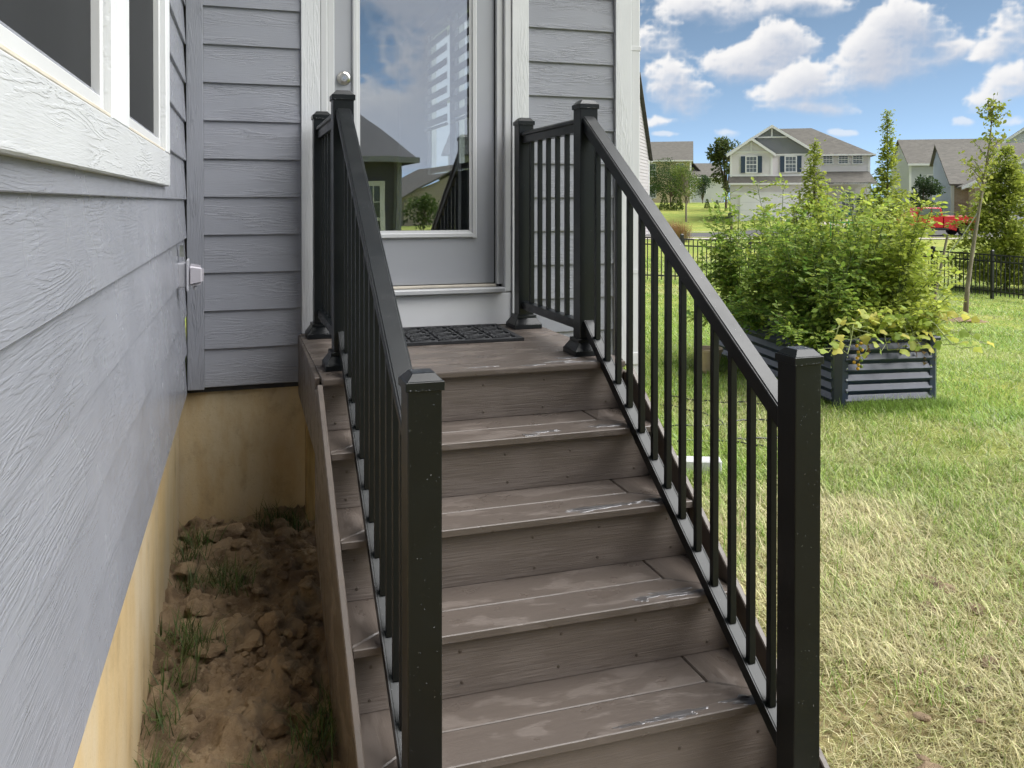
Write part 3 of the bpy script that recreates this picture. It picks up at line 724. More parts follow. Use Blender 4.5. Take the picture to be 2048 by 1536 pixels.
def railing(cx, side, label):
    base = (cx, 1.9, 0)
    rl = thing('railing', label, 'railing', base, 0, 'black metal railings of the porch steps')
    def rel(p): return (p[0] - base[0], p[1] - base[1], p[2] - base[2])
    YU, YN, YWl = 3.2585 + PW / 2, 1.8475 + PW / 2, 4.0451 + PW / 2
    posts = [(YU, LAND, 1.974), (YWl, LAND, 1.974), (YN, -.075, 1.1825)]
    pts, nor, siz = [], [], []
    for yc, z0, z1 in posts:
        p = link('post', box_mesh((PW, PW, z1 - z0 - .01), .003, M['metal'], 2), rl, rel((cx, yc, (z0 + z1 - .01) / 2)))
        link('cap', CAPM, p, (0, 0, (z1 - z0 - .01) / 2 + .01)); link('base_skirt', SKIRTM, p, (0, 0, -(z1 - z0 - .01) / 2 + .0005))
        n = 70 if z0 < .5 else 30
        h = z1 - z0 - .04
        pts.append(on_rect(n, (cx - PW / 2 + .004, yc - PW / 2 - .0003, z0 + .02), (PW - .008, 0, 0), (0, 0, h), .6)); nor.append(np.tile([0, -1., 0], (n, 1))); siz.append(RNG.uniform(.0005, .0017, n))
        n //= 3
        pts.append(on_rect(n, (cx - PW / 2 - .0003, yc - PW / 2 + .004, z0 + .02), (0, PW - .008, 0), (0, 0, h), .6)); nor.append(np.tile([-1., 0, 0], (n, 1))); siz.append(RNG.uniform(.0005, .0014, n))
        n = 26
        pts.append(on_rect(n, (cx - .024, yc - .024, z1 + .0172), (.048, 0, 0), (0, .048, 0))); nor.append(np.tile([0, 0, 1.], (n, 1))); siz.append(RNG.uniform(.0008, .0028, n))
        n = 10
        pts.append(on_rect(n, (cx - .042, yc - .0434, z1 - .0195), (.084, 0, 0), (0, 0, .004))); nor.append(np.tile([0, -1., 0], (n, 1))); siz.append(RNG.uniform(.001, .0022, n))
    cosl = math.cos(math.atan2(TOP_A[1] - TOP_B[1], TOP_A[0] - TOP_B[0]))
    sheared(PROF_T, 0, (TOP_A[0] - base[1], TOP_A[1]), (TOP_B[0] - base[1], TOP_B[1]), M['metal'], cosl).build('top_rail', M['metal'], rl)
    sheared(PROF_B, 0, (BOT_A[0] - base[1], BOT_A[1]), (BOT_B[0] - base[1], BOT_B[1]), M['metal'], cosl).build('bottom_rail', M['metal'], rl)
    ya, yb = 3.2585 + PW + .0005, 4.0451 - .0005
    sheared(PROF_T, 0, (yb - base[1], 1.920), (ya - base[1], 1.920), M['metal'], 1).build('top_rail', M['metal'], rl)
    sheared(PROF_B, 0, (yb - base[1], 1.082), (ya - base[1], 1.082), M['metal'], 1).build('bottom_rail', M['metal'], rl)
    bw = .0195
    for y in (3.968, 3.853, 3.738, 3.622, 3.507, 3.395):
        if y < 3.4: continue
        link('baluster', box_mesh((bw, bw, 1.866 - 1.083), .0012, M['metal']), rl, rel((cx, y - .006, (1.866 + 1.083) / 2)))
    for kx in range(13):
        y = 3.172 - .0975 * kx
        fz = lambda A, B: A[1] + (y - A[0]) * (A[1] - B[1]) / (A[0] - B[0])
        zt, zb = fz(TOP_A, TOP_B) - .058, fz(BOT_A, BOT_B) + .004
        b = link('baluster', box_mesh((bw, bw, .815), .0012, M['metal']), rl, rel((cx, y, zb + .815 / 2 - .008)))
    # beads of rain on the sloping rails
    n = 120
    s = RNG.random(n); x = RNG.uniform(-.020, .020, n)
    nn = np.array([0, -(TOP_A[1] - TOP_B[1]), TOP_A[0] - TOP_B[0]]); nn /= np.linalg.norm(nn)
    pts.append(np.c_[cx + x, TOP_A[0] + s * (TOP_B[0] - TOP_A[0]), TOP_A[1] + s * (TOP_B[1] - TOP_A[1])]); nor.append(np.tile(nn, (n, 1))); siz.append(RNG.uniform(.0006, .0019, n))
    n = 110; s = RNG.random(n); x = np.where(RNG.random(n) < .5, -.0285, -.0215) + RNG.normal(0, .0006, n)
    pts.append(np.c_[cx + x, TOP_A[0] + s * (TOP_B[0] - TOP_A[0]), TOP_A[1] + s * (TOP_B[1] - TOP_A[1]) - .024]); nor.append(np.tile(nn, (n, 1))); siz.append(RNG.uniform(.0007, .002, n))
    n = 200; s = RNG.random(n); x = RNG.uniform(-.016, .016, n)
    pts.append(np.c_[cx + x, BOT_A[0] + s * (BOT_B[0] - BOT_A[0]), BOT_A[1] + s * (BOT_B[1] - BOT_A[1])]); nor.append(np.tile(nn, (n, 1))); siz.append(RNG.uniform(.0006, .0020, n))
    n = 150
    pts.append(on_rect(n, (cx - .0225, ya, 1.046), (0, yb - ya, 0), (0, 0, .03), 1.6)); nor.append(np.tile([-1., 0, 0], (n, 1))); siz.append(RNG.uniform(.0008, .0024, n))
    Pn, Nn, Sn = np.vstack(pts), np.vstack(nor), np.concatenate(siz)
    link('water_drops', drop_mesh(Pn - np.array(base), Nn, Sn), rl)['kind'] = 'stuff'
    return rl
railing(.401, -1, 'black metal railing on the left side of the steps, beside the siding')
railing(1.3885, 1, 'black metal railing on the right side of the steps, beside the lawn')
# rain beads on risers and treads
pts, nor, siz = [], [], []
for i in range(1, 6):
    zb = LAND - RISE * i; yf = NOSE0 - RUN * (i - 1) + .026
    n = 420; pts.append(on_rect(n, (SX0, yf - .0002, zb), (SX1 - SX0, 0, 0), (0, 0, RISE - TK), .8)); nor.append(np.tile([0, -1., 0], (n, 1))); siz.append(RNG.uniform(.0005, .0019, n))
    n = 70; y0 = NOSE0 - RUN * (i - 1); pts.append(on_rect(n, (SX0, y0 - .0003, zb + RISE - TK + .004), (SX1 - SX0, 0, 0), (0, 0, .012))); nor.append(np.tile([0, -1., 0], (n, 1))); siz.append(RNG.uniform(.0006, .0022, n))
link('water_drops', drop_mesh(np.vstack(pts) - np.array(SB), np.vstack(nor), np.concatenate(siz)), st)['kind'] = 'stuff'
# thin films of standing water on the treads near the right rail
mw = glass_mat('standing_water', .17, (.90, .89, .88)); [setattr(n.inputs['Roughness'], 'default_value', .38) for n in mw.node_tree.nodes if n.type == 'BSDF_GLOSSY']
def puddle(cx, cy, z, rx, ry, seed):
    r = np.random.default_rng(seed); n = 40; a = np.linspace(0, 2 * np.pi, n, endpoint=False)
    rad = 1 + sum(r.uniform(-.28, .28) * np.cos(kf * a + r.uniform(0, 6)) for kf in range(2, 9)) * .75
    V = np.c_[np.cos(a) * rad * rx, np.sin(a) * rad * ry, np.zeros(n)]; V = np.vstack([[[0, 0, .0008]], V * [.93, .93, 1] + [0, 0, .0008], V])
    F = [(0, 1 + i, 1 + (i + 1) % n) for i in range(n)] + [(1 + i, 1 + n + i, 1 + n + (i + 1) % n, 1 + (i + 1) % n) for i in range(n)]
    m = MB(); m.add(V.tolist(), F); me = m.mesh(mw)
    if me.polygons[0].normal.z < 0: me.flip_normals()
    return link('water_film', me, st, (cx - SB[0], cy - SB[1], z + .0006))
for i in range(1, 5):
    z = LAND - RISE * i; y0 = NOSE0 - RUN * i
    r = np.random.default_rng(40 + i)
    for j in range([0, 3, 6, 5, 8][i]):
        t = r.random() ** 1.6
        puddle(SX1 - .09 - t * .42, y0 + .012 + abs(r.normal(0, .030)), z, r.uniform(.02, .075), r.uniform(.005, .016), 100 + i * 30 + j)
for j, (x, y, a, b) in enumerate([(1.22, 3.16, .05, .012), (1.30, 3.13, .06, .010), (1.10, 3.12, .04, .008), (1.28, 3.22, .05, .018), (.90, 3.14, .05, .006)]): puddle(x, y, LAND, a, b, 400 + j)
# ------------------------------------------------------------------ door mat
mt = thing('door_mat', 'black rubber door mat with raised scroll pattern in front of the door', 'mat', (.88, 3.93, LAND), R(-1.5))
link('mat_base', box_mesh((.76, .48, .006), .002, M['mat']), mt, (0, 0, .0035))
pt = MB()
def ring(cx, cy, rx, ry, rr=.0065, n=22, a0=0.0):
    pts = [(cx + rx * math.cos(a0 + 2 * math.pi * i / n), cy + ry * math.sin(a0 + 2 * math.pi * i / n), .009) for i in range(n + 1)]; pt.tube(pts, rr, 5, False)
for ix in range(6):
    for iy in range(4):
        x, y = -.31 + ix * .124, -.17 + iy * .113
        ring(x, y, .055, .05); ring(x, y, .026, .024, .006, 14)
        if ix < 5 and iy < 3:
            for a in range(4):
                an = R(45 + 90 * a); pt.tube([(x + .062 + .012 * math.cos(an), y + .056 + .012 * math.sin(an), .009), (x + .062 + .042 * math.cos(an), y + .056 + .036 * math.sin(an), .009)], .0065, 5)
for lo, hi in [((-.38, -.24), (.38, -.215)), ((-.38, .215), (.38, .24)), ((-.38, -.215), (-.358, .215)), ((.358, -.215), (.38, .215))]: pt.box((lo[0], lo[1], .0065), (hi[0], hi[1], .0135))
pt.build('raised_pattern', M['mat'], mt)

# ------------------------------------------------------------------ loose clay soil between house and steps
def soil_h(x, y):
    b = .015 + .05 * sstep(2.3, 3.2, y) + .05 * np.exp(-((x - .28) / .14) ** 2 - ((y - 3.35) / .45) ** 2) + .03 * sstep(3.6, 4.2, y)
    n1 = fbm(x * 7 + 3, y * 7 + 8, 20, 3); n2 = fbm(x * 18 + 1, y * 18, 25, 4); n3 = fbm(x * 60, y * 60, 31, 3)
    r = 1 - np.abs(2 * fbm(x * 11 + 5, y * 11 + 2, 36, 3) - 1)
    rough = .35 + .65 * sstep(2.2, 2.7, y)
    return b + rough * ((n1 - .5) * .12 + (r - .75) * .08 + (n2 - .5) * .075) + (n3 - .5) * .02
xs = np.linspace(-.26, .62, 130); ys = np.linspace(1.0, 4.24, 420); X, Y = np.meshgrid(xs, ys, indexing='ij')
Zs = soil_h(X, Y); Zs = np.maximum(Zs, .004)
i = np.arange(129)[:, None] * 420; j = np.arange(419)[None]
F = np.stack([i + j, i + 420 + j, i + 421 + j, i + 1 + j], 2).reshape(-1, 4)
tag(link('soil', np_mesh('soil', np.stack([X, Y, Zs], 2).reshape(-1, 3), F, M['soil'], smooth=True)), kind='structure')
# clods
def clod_mesh(r, seed, sub=3):
    """angular lump: a sphere cut by random planes, then roughened"""
    bm = bmesh.new(); bmesh.ops.create_icosphere(bm, subdivisions=sub, radius=1)
    rr = np.random.default_rng(seed); N = rr.normal(size=(13, 3)); N /= np.linalg.norm(N, axis=1, keepdims=True); c = rr.uniform(.52, .9, 13)
    K = rr.normal(size=(8, 3)) * 5; ph = rr.uniform(0, 6, 8)
    P = np.array([v.co[:] for v in bm.verts])
    t = (P @ N.T) / c[None]; P = P / np.maximum(1, t.max(1))[:, None]
    P = P * (1 + .022 * np.sin(P @ K.T + ph).sum(1) + rr.normal(0, .018, len(P)))[:, None] * np.array(r)
    for v, p in zip(bm.verts, P): v.co = Vector(p)
    me = bpy.data.meshes.new('clod'); bm.to_mesh(me); bm.free(); me.materials.append(M['soil'])
    return me
bmc = bmesh.new()
rr = np.random.default_rng(5)
for q in range(420):
    x, y = rr.uniform(-.2, .33), rr.uniform(1.9, 4.15)
    if y < 2.6 and rr.random() < .6: continue
    s = rr.gamma(1.6, .007) + .004
    me = clod_mesh((s * rr.uniform(.8, 1.5), s * rr.uniform(.8, 1.5), s * rr.uniform(.6, .9)), 500 + q, 2)
    n0 = len(bmc.verts); bmc.from_mesh(me); bmc.verts.ensure_lookup_table()
    zz = float(max(soil_h(np.array([x]), np.array([y]))[0], .004)) + s * .25; a = rr.uniform(0, 6)
    for v in bmc.verts[n0:]:
        v.co = Vector((v.co.x * math.cos(a) - v.co.y * math.sin(a) + x, v.co.x * math.sin(a) + v.co.y * math.cos(a) + y, v.co.z + zz))
me = bpy.data.meshes.new('dirt_clods'); bmc.to_mesh(me); bmc.free(); me.materials.append(M['soil'])
tag(link('dirt_clods', me), 'small crumbly clay clods strewn over the soil', 'soil', kind='stuff')
for q in range(46):
    D_ = rr.uniform(1.9, 4.2); b_ = rr.uniform(R(42), R(60)); x, y = D_ * math.sin(b_), D_ * math.cos(b_)
    s = rr.gamma(2.0, .008) + .006; me2 = clod_mesh((s * 1.5, s * 1.1, s * .5), 900 + q, 2); me2.transform(Matrix.Translation((x, y, .012)) @ Matrix.Rotation(rr.uniform(0, 6), 4, 'Z'))
    bmx = bmesh.new(); bmx.from_mesh(me); bmx.from_mesh(me2); bmx.to_mesh(me); bmx.free()
for (x, y, r, lab) in [(-.01, 4.02, (.105, .07, .045), 'flat clay clod against the foundation wall'), (.13, 3.05, (.05, .065, .045), 'large pale clay clod in the middle of the dug soil'), (-.10, 2.78, (.055, .05, .035), 'rounded clay clod beside the left foundation')]:
    tag(link('clay_clod', clod_mesh(r, int(abs(x) * 999) + 9, 4), None, (x, y, float(soil_h(np.array([x]), np.array([y]))[0]) + r[2] * .45)), lab, 'clod', 'larger clay clods')

# ------------------------------------------------------------------ grass
BT = np.array([[0, -.5, 0], [0, .5, 0], [.45, -.36, .06], [.45, .36, .06], [1, 0, .0]]); BF = np.array([[0, 2, 1], [1, 2, 3], [2, 4, 3]])
def blades(P, L, W, az, lift, bend, col):
    """P base points, L length, az heading, lift start angle, bend droop"""
    n = len(P); h = np.c_[np.cos(az), np.sin(az)]; s = np.c_[-np.sin(az), np.cos(az)]
    def at(t):
        a = lift - bend * t
        r = L * t * np.cos(lift - bend * t * .5); z = L * t * np.sin(lift - bend * t * .5)
        return np.c_[P[:, :2] + h * r[:, None], P[:, 2] + np.maximum(z, .002)]
    p0, p1, p2 = at(0.0), at(.5), at(1.0)
    sw = np.c_[s * (W / 2)[:, None], np.zeros(n)]
    V = np.stack([p0 - sw, p0 + sw, p1 - sw * .8, p1 + sw * .8, p2], 1).reshape(-1, 3)
    F = (np.array([[0, 2, 1], [1, 2, 3], [2, 4, 3]])[None] + (np.arange(n) * 5)[:, None, None]).reshape(-1, 3)
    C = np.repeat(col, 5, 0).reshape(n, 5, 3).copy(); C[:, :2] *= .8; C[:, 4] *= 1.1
    return V, F, C.reshape(-1, 3)
def lawn_grass(n, seed):
    r = np.random.default_rng(seed)
    D = 1.45 * np.exp(r.random(n) ** 1.12 * math.log(34 / 1.45)); b = r.uniform(R(15), R(62), n)
    x, y = D * np.sin(b), D * np.cos(b)
    # keep off the steps, the house, the bed and the pads
    ok = ~((x < 1.51) & (y < 4.25)) & ~((x < 2.10) & (y > 4.15)) & ~((x > .15) & (x < 1.62) & (y > 1.5) & (y < 2.1))
    bx, by = (x - 4.40) * math.cos(R(8)) - (y - 5.50) * math.sin(R(8)), (x - 4.40) * math.sin(R(8)) + (y - 5.50) * math.cos(R(8))
    ok &= ~((bx > .01) & (bx < .83) & (by > .01) & (by < 2.4))
    bare = fbm(x * .9 + 2, y * .9 + 7, 140, 3); near = 1 - sstep(3.4, 6.0, np.hypot(x - 1.2, y - 1.6))
    ok &= ~((r.random(n) < .70 * sstep(.56, .66, bare) * near))
    x, y, D = x[ok], y[ok], D[ok]; n = len(x)
    dry = np.clip(sstep(.48, .70, fbm(x * .55 + 3, y * .55 + 1, 120, 3)) * .55 + .66 * (1 - sstep(2.2, 4.0, np.hypot(x - 1.4, y - 1.4))), 0, 1)
    dry = np.clip(dry + r.normal(0, .28, n), 0, 1)
    straw = np.array([.64, .575, .34]); green = np.array([.20, .38, .055]); lush = np.array([.36, .47, .085])
    g = green + (lush - green) * r.random((n, 1)) * 1.2
    bluish = np.array([.29, .37, .19]); g = np.where(r.random((n, 1)) < .13, bluish * r.uniform(.8, 1.2, (n, 1)), g)
    col = g * (1 - dry[:, None]) + straw * r.uniform(.65, 1.2, (n, 1)) * dry[:, None]
    col *= r.uniform(.75, 1.2, (n, 1))
    far = sstep(4, 14, D)
    L = r.uniform(.05, .105, n) * (1 - .25 * far) * np.where(near[ok] > .5, 1.05, 1.0); W = (.0019 + .00062 * D) * r.uniform(.7, 1.25, n)
    lift = np.where(r.random(n) < .55 * dry + .15, r.uniform(.15, .6, n), r.uniform(.7, 1.35, n)); bend = r.uniform(.3, 1.5, n)
    sw = fbm(x * 1.1, y * 1.1, 150, 2) * 9
    az = sw + r.normal(0, 1.7, n)
    P = np.c_[x, y, gz(x, y) - .006]
    return blades(P, L, W, az, lift, bend, col)
V, F, C = lawn_grass(640000, 77)
tag(link('grass', np_mesh('grass', V, F, M['grass'], C)), 'patchy lawn grass, straw-coloured near the steps and greener beyond', 'grass', kind='stuff')
# longer green tufts
def tufts(spots, seed, base_col, lmin, lmax, n_each, spread):
    r = np.random.default_rng(seed); Ps = []
    for x, y, z in spots: Ps.append(np.c_[r.normal(x, spread, n_each), r.normal(y, spread, n_each), np.full(n_each, z)])
    P = np.vstack(Ps); n = len(P); col = np.array(base_col) * r.uniform(.6, 1.5, (n, 1)) + np.c_[r.random(n) * .03, np.zeros(n), np.zeros(n)]
    return blades(P, r.uniform(lmin, lmax, n), r.uniform(.002, .0042, n), r.uniform(0, 6.28, n), r.uniform(.8, 1.5, n), r.uniform(.1, 1.2, n), col)
spots = [(x, y, float(max(soil_h(np.array([x]), np.array([y]))[0], 0))) for x, y in [(-.14, 3.95), (-.16, 3.75), (-.15, 3.6), (.22, 4.12), (.16, 4.1), (.27, 4.05), (-.05, 3.62), (-.15, 3.12), (-.13, 3.02), (-.09, 3.05), (-.02, 3.55), (.24, 2.55), (.27, 2.62), (.22, 2.45), (-.19, 2.5), (-.2, 2.7), (-.2, 2.3), (.05, 2.28), (.12, 2.35), (.16, 2.2), (.10, 2.05), (.2, 2.12), (-.18, 2.9), (.02, 3.48)]]
V, F, C = tufts(spots, 5, (.050, .095, .022), .05, .15, 60, .035)
tag(link('weed_tufts', np_mesh('weed_tufts', V, F, M['grass'], C)), 'dark green grass tufts growing in the clay soil', 'grass', kind='stuff')
r = np.random.default_rng(9)
sp2 = []
for q in range(160):
    D = r.uniform(2.0, 9); b = r.uniform(R(28), R(58)); x, y = D * math.sin(b), D * math.cos(b)
    if x < 1.7 or (4.2 < x < 5.7 and 5.2 < y < 8.1): continue
    sp2.append((x, y, float(gz(x, y))))
for q in range(60):
    t = r.random(); sp2.append((4.42 + t * .85 + .02, 5.42 - t * .11 - abs(r.normal(0, .05)), 0.0))
for q in range(30):
    t = r.random(); sp2.append((4.32 + t * .34, 5.5 + t * 2.3, 0.0))
for q in range(24): sp2.append((2.1 + r.random() * .75, 4.42 - r.random() * .10 - .12 * r.random(), 0))
V, F, C = tufts(sp2, 6, (.20, .32, .06), .06, .13, 55, .07)
tag(link('grass_tufts', np_mesh('grass_tufts', V, F, M['grass'], C)), 'taller green grass tufts across the lawn', 'grass', kind='stuff')

# ------------------------------------------------------------------ raised garden bed
BA = R(-8)
bed = thing('raised_garden_bed', 'dark blue corrugated metal raised garden bed full of tomato plants', 'garden bed', (4.40, 5.50, 0), BA)
M['bedmetal'] = pm('navy_coated_steel', (.026, .036, .075), .33, spec=.6, var=(3, .2), rv=.1)
BWD, BLN, BHT = .84, 2.4, .53
def corr(Lx, n=6):
    z = []; h = (BHT - .06) / n
    prof = []
    for i in range(n):
        z0 = .02 + i * h
        prof += [(0.0, z0), (-.018, z0 + h * .34), (-.021, z0 + h * .46), (-.003, z0 + h * .93)]
    prof += [(0, BHT - .035)]
    back = [(p[0] + .004, p[1]) for p in prof[::-1]]
    return MB().prism(prof + back, 'x', .0, Lx)
corr(BWD - .11).build('front_panel', M['bedmetal'], bed, (.055, .0, 0))
corr(BWD - .11).build('back_panel', M['bedmetal'], bed, (BWD - .055, BLN, 0), (0, 0, R(180)))
for i in range(3):
    l = (BLN - .11) / 3
    corr(l - .004).build('side_panel', M['bedmetal'], bed, (0, .055 + l * (i + 1) - .002, 0), (0, 0, R(-90)))
    corr(l - .004).build('side_panel', M['bedmetal'], bed, (BWD, .055 + l * i + .002, 0), (0, 0, R(90)))
for cx, cy, a in [(0, 0, 0), (BWD, 0, 90), (BWD, BLN, 180), (0, BLN, 270)]:
    cp = MB().prism([(-.014, .075), (-.014, .028), (.028, -.014), (.075, -.014), (.075, -.010), (.030, -.010), (-.010, .030), (-.010, .075)], 'z', .0, BHT - .02)
    c = cp.build('corner_panel', M['bedmetal'], bed, (cx, cy, 0), (0, 0, R(a)))
    for i in range(5):
        for bx, by, ax in [(.066, -.0165, 'y'), (-.0165, .066, 'x')]:
            MB().lathe([(0, -.002), (.007, -.002), (.007, .002), (0, .004)] if ax == 'x' else [(0, .002), (.007, .002), (.007, -.002), (0, -.004)], 8, axis=ax).build('bolt', M['steel'], c, (bx, by, .035 + i * .09))
rim = MB(); t = .022
for lo, hi in [((-t, -t, BHT - .03), (BWD + t, t, BHT)), ((-t, BLN - t, BHT - .03), (BWD + t, BLN + t, BHT)), ((-t, t, BHT - .03), (t, BLN - t, BHT)), ((BWD - t, t, BHT - .03), (BWD + t, BLN - t, BHT))]: rim.box(lo, hi)
rim.build('top_rim', M['bedmetal'], bed, bev=.008)
link('potting_soil', box_mesh((BWD - .05, BLN - .05, .08), 0, M['soil']), bed, (BWD / 2, BLN / 2, BHT - .13))
def bedw(x, y, z=0.0):
    return np.array([4.40 + x * math.cos(BA) - y * math.sin(BA), 5.50 + x * math.sin(BA) + y * math.cos(BA), z])
# leaf templates (local x = length)
def leaflet_template(lob=.0):
    pts = [(0, 0, 0), (.25, .24, .04), (.55, .30, .05), (.8, .17, .02), (1, 0, -.08), (.8, -.17, .02), (.55, -.30, .05), (.25, -.24, .04), (.5, 0, -.02)]
    fs = [(8, 0, 1), (8, 1, 2), (8, 2, 3), (8, 3, 4), (8, 4, 5), (8, 5, 6), (8, 6, 7), (8, 7, 0)]
    return np.array(pts, float), np.array(fs)
LT, LF = leaflet_template()
DT, DF = np.array([[0, 0, 0], [.5, .28, .05], [1, 0, -.04], [.5, -.28, .05]], float), np.array([[0, 1, 2], [0, 2, 3]])
M['stem'] = pm('green_stem', (.13, .18, .05), .55, var=(20, .3))
M['vinestem'] = pm('pale_vine_stem', (.30, .34, .13), .55, var=(20, .3))
def tomato_plant(x, y, H, seed, tone, label, lean=(0, 0), nst=7, reach=.42, droopy=0.0):
    r = np.random.default_rng(seed); base = bedw(x, y, BHT - .09)
    t = thing('tomato_plant', label, 'tomato plant', tuple(base), 0, 'tomato plants in the raised bed')
    sm = MB(); Cs, Ds, Ss, Ks, Rl = [], [], [], [], []
    for s in range(nst):
        a = r.uniform(0, 6.28); out = r.uniform(.08, reach); h = H * (r.uniform(.5, .97) if r.random() < .92 else r.uniform(1.04, 1.16))
        droop = (r.uniform(-.05, .35) if out > .25 else 0) + droopy * r.uniform(.6, 1.3)
        pts = []
        ph = r.uniform(0, 6)
        for q in range(13):
            u = q / 12
            pts.append(np.array([math.cos(a) * out * u ** 1.4 + lean[0] * u + .03 * math.sin(5 * u + ph), math.sin(a) * out * u ** 1.4 + lean[1] * u + .03 * math.cos(4 * u + ph), h * (u - droop * u * u)]))
        sm.tube(pts, list(np.linspace(.008, .0025, 13)), 5)
        nl = int(31 * h / .9) + 7
        for q in range(nl):
            u = .08 + .92 * (q + r.random()) / nl; kx = min(int(u * 12), 11); f = u * 12 - kx; p = pts[kx] * (1 - f) + pts[kx + 1] * f
            la = r.uniform(0, 6.28); el = r.uniform(-.35, .75) + .5 * (u > .9); ll = r.uniform(.10, .20) * (1 - .12 * u)
            d = np.array([math.cos(la) * math.cos(el), math.sin(la) * math.cos(el), math.sin(el)])
            sd_ = np.cross(d, [0, 0, 1.0]); sd_ /= np.linalg.norm(sd_) + 1e-6
            tip = p + d * ll + np.array([0, 0, -.25 * ll])
            sm.tube([p, (p + tip) / 2 + np.array([0, 0, .04 * ll]), tip], .0016, 3, False)
            age = r.random()
            for w in range(4):
                f2 = .3 + .7 * w / 3; c = p + (tip - p) * f2 + np.array([0, 0, .06 * ll * math.sin(3.1 * f2)])
                for sg in ((-1, 1) if w < 3 else (0,)):
                    dd = d * (.55 if sg else 1) + sd_ * sg * .9 + np.array([0, 0, r.uniform(-.55, .15)])
                    Cs.append(c); Ds.append(dd); Ss.append(r.uniform(.026, .056) * (1.15 if not sg else .9)); Rl.append(r.normal(0, .6))
                    yl = np.clip(tone + (u - .45) * .10 + r.normal(0, .17) + (.45 if age > .95 else 0), 0, 1)
                    kd = np.array([.14, .27, .048]) * (1 - yl) + np.array([.50, .55, .095]) * yl
                    Ks.append(kd * r.uniform(.75, 1.2))
    sm.build('stems', M['stem'], t)
    V, F, C = replicate(LT, LF, np.array(Cs), rot_from(np.array(Ds), np.array(Rl)), np.array(Ss), np.array(Ks))
    link('foliage', np_mesh('foliage', V, F, M['leaf'], C), t)['kind'] = 'stuff'
    return t
TP = [(.14, .30, .78, .30, 'tomato plant at the near left corner of the bed', (-.04, -.02), .24), (.42, .40, 1.02, .50, 'tomato plant in the middle of the near end of the bed', (0, -.02), .28),
      (.70, .35, 1.06, .74, 'yellow-green tomato plant at the near right corner of the bed', (.12, 0), .28), (.14, .85, 1.05, .25, 'dark green tomato plant along the left side of the bed', (-.05, 0), .27),
      (.48, .95, 1.16, .46, 'tall tomato plant in the centre of the bed', (0, .0), .28), (.78, .85, 1.15, .70, 'tall yellow-green tomato plant along the right side of the bed', (.10, 0), .28),
      (.14, 1.45, 1.12, .28, 'tomato plant along the left rim past the middle of the bed', (-.05, 0), .28), (.50, 1.55, 1.22, .50, 'tall tomato plant past the middle of the bed', (0, 0), .28), (.80, 1.45, 1.18, .64, 'tomato plant along the right rim past the middle of the bed', (.10, 0), .28),
      (.16, 2.15, 1.10, .32, 'tomato plant in the far left corner of the bed', (-.06, .02), .28), (.62, 2.2, 1.18, .52, 'tomato plant in the far right corner of the bed', (.06, .04), .30), (.84, .60, .98, .80, 'yellow-green tomato plant leaning out over the right rim', (.16, 0), .26)]
for q, (x, y, H, tone, lab, lean, reach) in enumerate(TP): tomato_plant(x, y, H, 300 + q, tone - .02, lab, lean, 13, reach + .06)
for q, (x, y, H, tone, lab, lean) in enumerate([(.02, .25, .42, .30, 'sprawling tomato growth hanging over the near left corner of the bed', (-.16, -.05)), (.0, .55, .45, .20, 'sprawling tomato growth hanging over the left rim, nearest the corner', (-.24, -.02)),
        (.0, 1.25, .45, .15, 'sprawling tomato growth over the middle of the left rim', (-.28, 0)), (.0, 1.75, .45, .22, 'sprawling tomato growth over the far part of the left rim', (-.30, 0)), (.62, .16, .50, .92, 'low yellowing plant just inside the front rim', (.08, -.06)), (.80, .25, .55, .88, 'yellowing plant spilling past the front right corner', (.20, -.04)), (.34, .18, .48, .75, 'low lime-green plant behind the front rim', (0, -.05))]):
    tomato_plant(x, y, H, 340 + q, tone, lab, (lean[0] * .7, lean[1]), 8, .28, .75 if x < .1 else .35)
# hanging trusses of small tomatoes
M['tom_g'] = pm('green_tomato', (.20, .27, .06), .3, var=(20, .1)); M['tom_y'] = pm('ripening_tomato', (.62, .36, .04), .3, var=(20, .1))
tr = thing('tomato_truss', 'hanging truss of small yellow and green tomatoes at the bed corner', 'tomatoes', tuple(bedw(.13, -.06, .50)))
MB().tube([(0, .05, .06), (0, 0, .0), (.01, -.01, -.10), (.0, 0, -.20)], .003, 5).build('stalk', M['vinestem'], tr)
rs = np.random.default_rng(3)
for q in range(14):
    me = MB().lathe([(0, -.013), (.008, -.011), (.0125, -.004), (.0128, .003), (.009, .010), (0, .012)], 10).mesh(M['tom_y'] if q % 3 else M['tom_g'], smooth=True)
    link('tomato', me, tr, (rs.uniform(-.03, .03), rs.uniform(-.03, .01), .02 - q * .016))
# pale squash / melon vine trailing over the front rim
def lobed_leaf(seed):
    r = np.random.default_rng(seed); pts = [(0.0, 0, 0)]; n = 15
    for i in range(n):
        a = -2.35 + 4.7 * i / (n - 1); lob = .48 + .52 * abs(math.cos(2.5 * a * .67)) ** .7 + r.uniform(-.06, .06)
        pts.append((.5 + math.cos(a) * lob * .55, math.sin(a) * lob * .55, -.12 * (math.cos(a) * lob) ** 2 + .05 * math.sin(3 * a) - .06))
    c = (.42, 0, .03)
    fs = [(n + 1, i, i + 1) for i in range(1, n)] + [(n + 1, 0, 1), (n + 1, n, 0)]
    return np.array(pts + [c], float), np.array(fs)
vine = thing('squash_vine', 'pale yellow-green squash vine trailing over the front rim of the bed', 'vine', tuple(bedw(.45, .12, BHT)))
lv = []
for cidx, colr in enumerate([(.46, .50, .11), (.38, .47, .10), (.60, .55, .13), (.30, .40, .08)]):
    tv, tf = lobed_leaf(60 + cidx); lv.append(np_mesh('leaf', tv, tf, M['leaf'], np.tile(colr, (len(tv), 1)), smooth=False))
r = np.random.default_rng(21); vm = MB()
ca, sa = math.cos(BA), math.sin(BA)
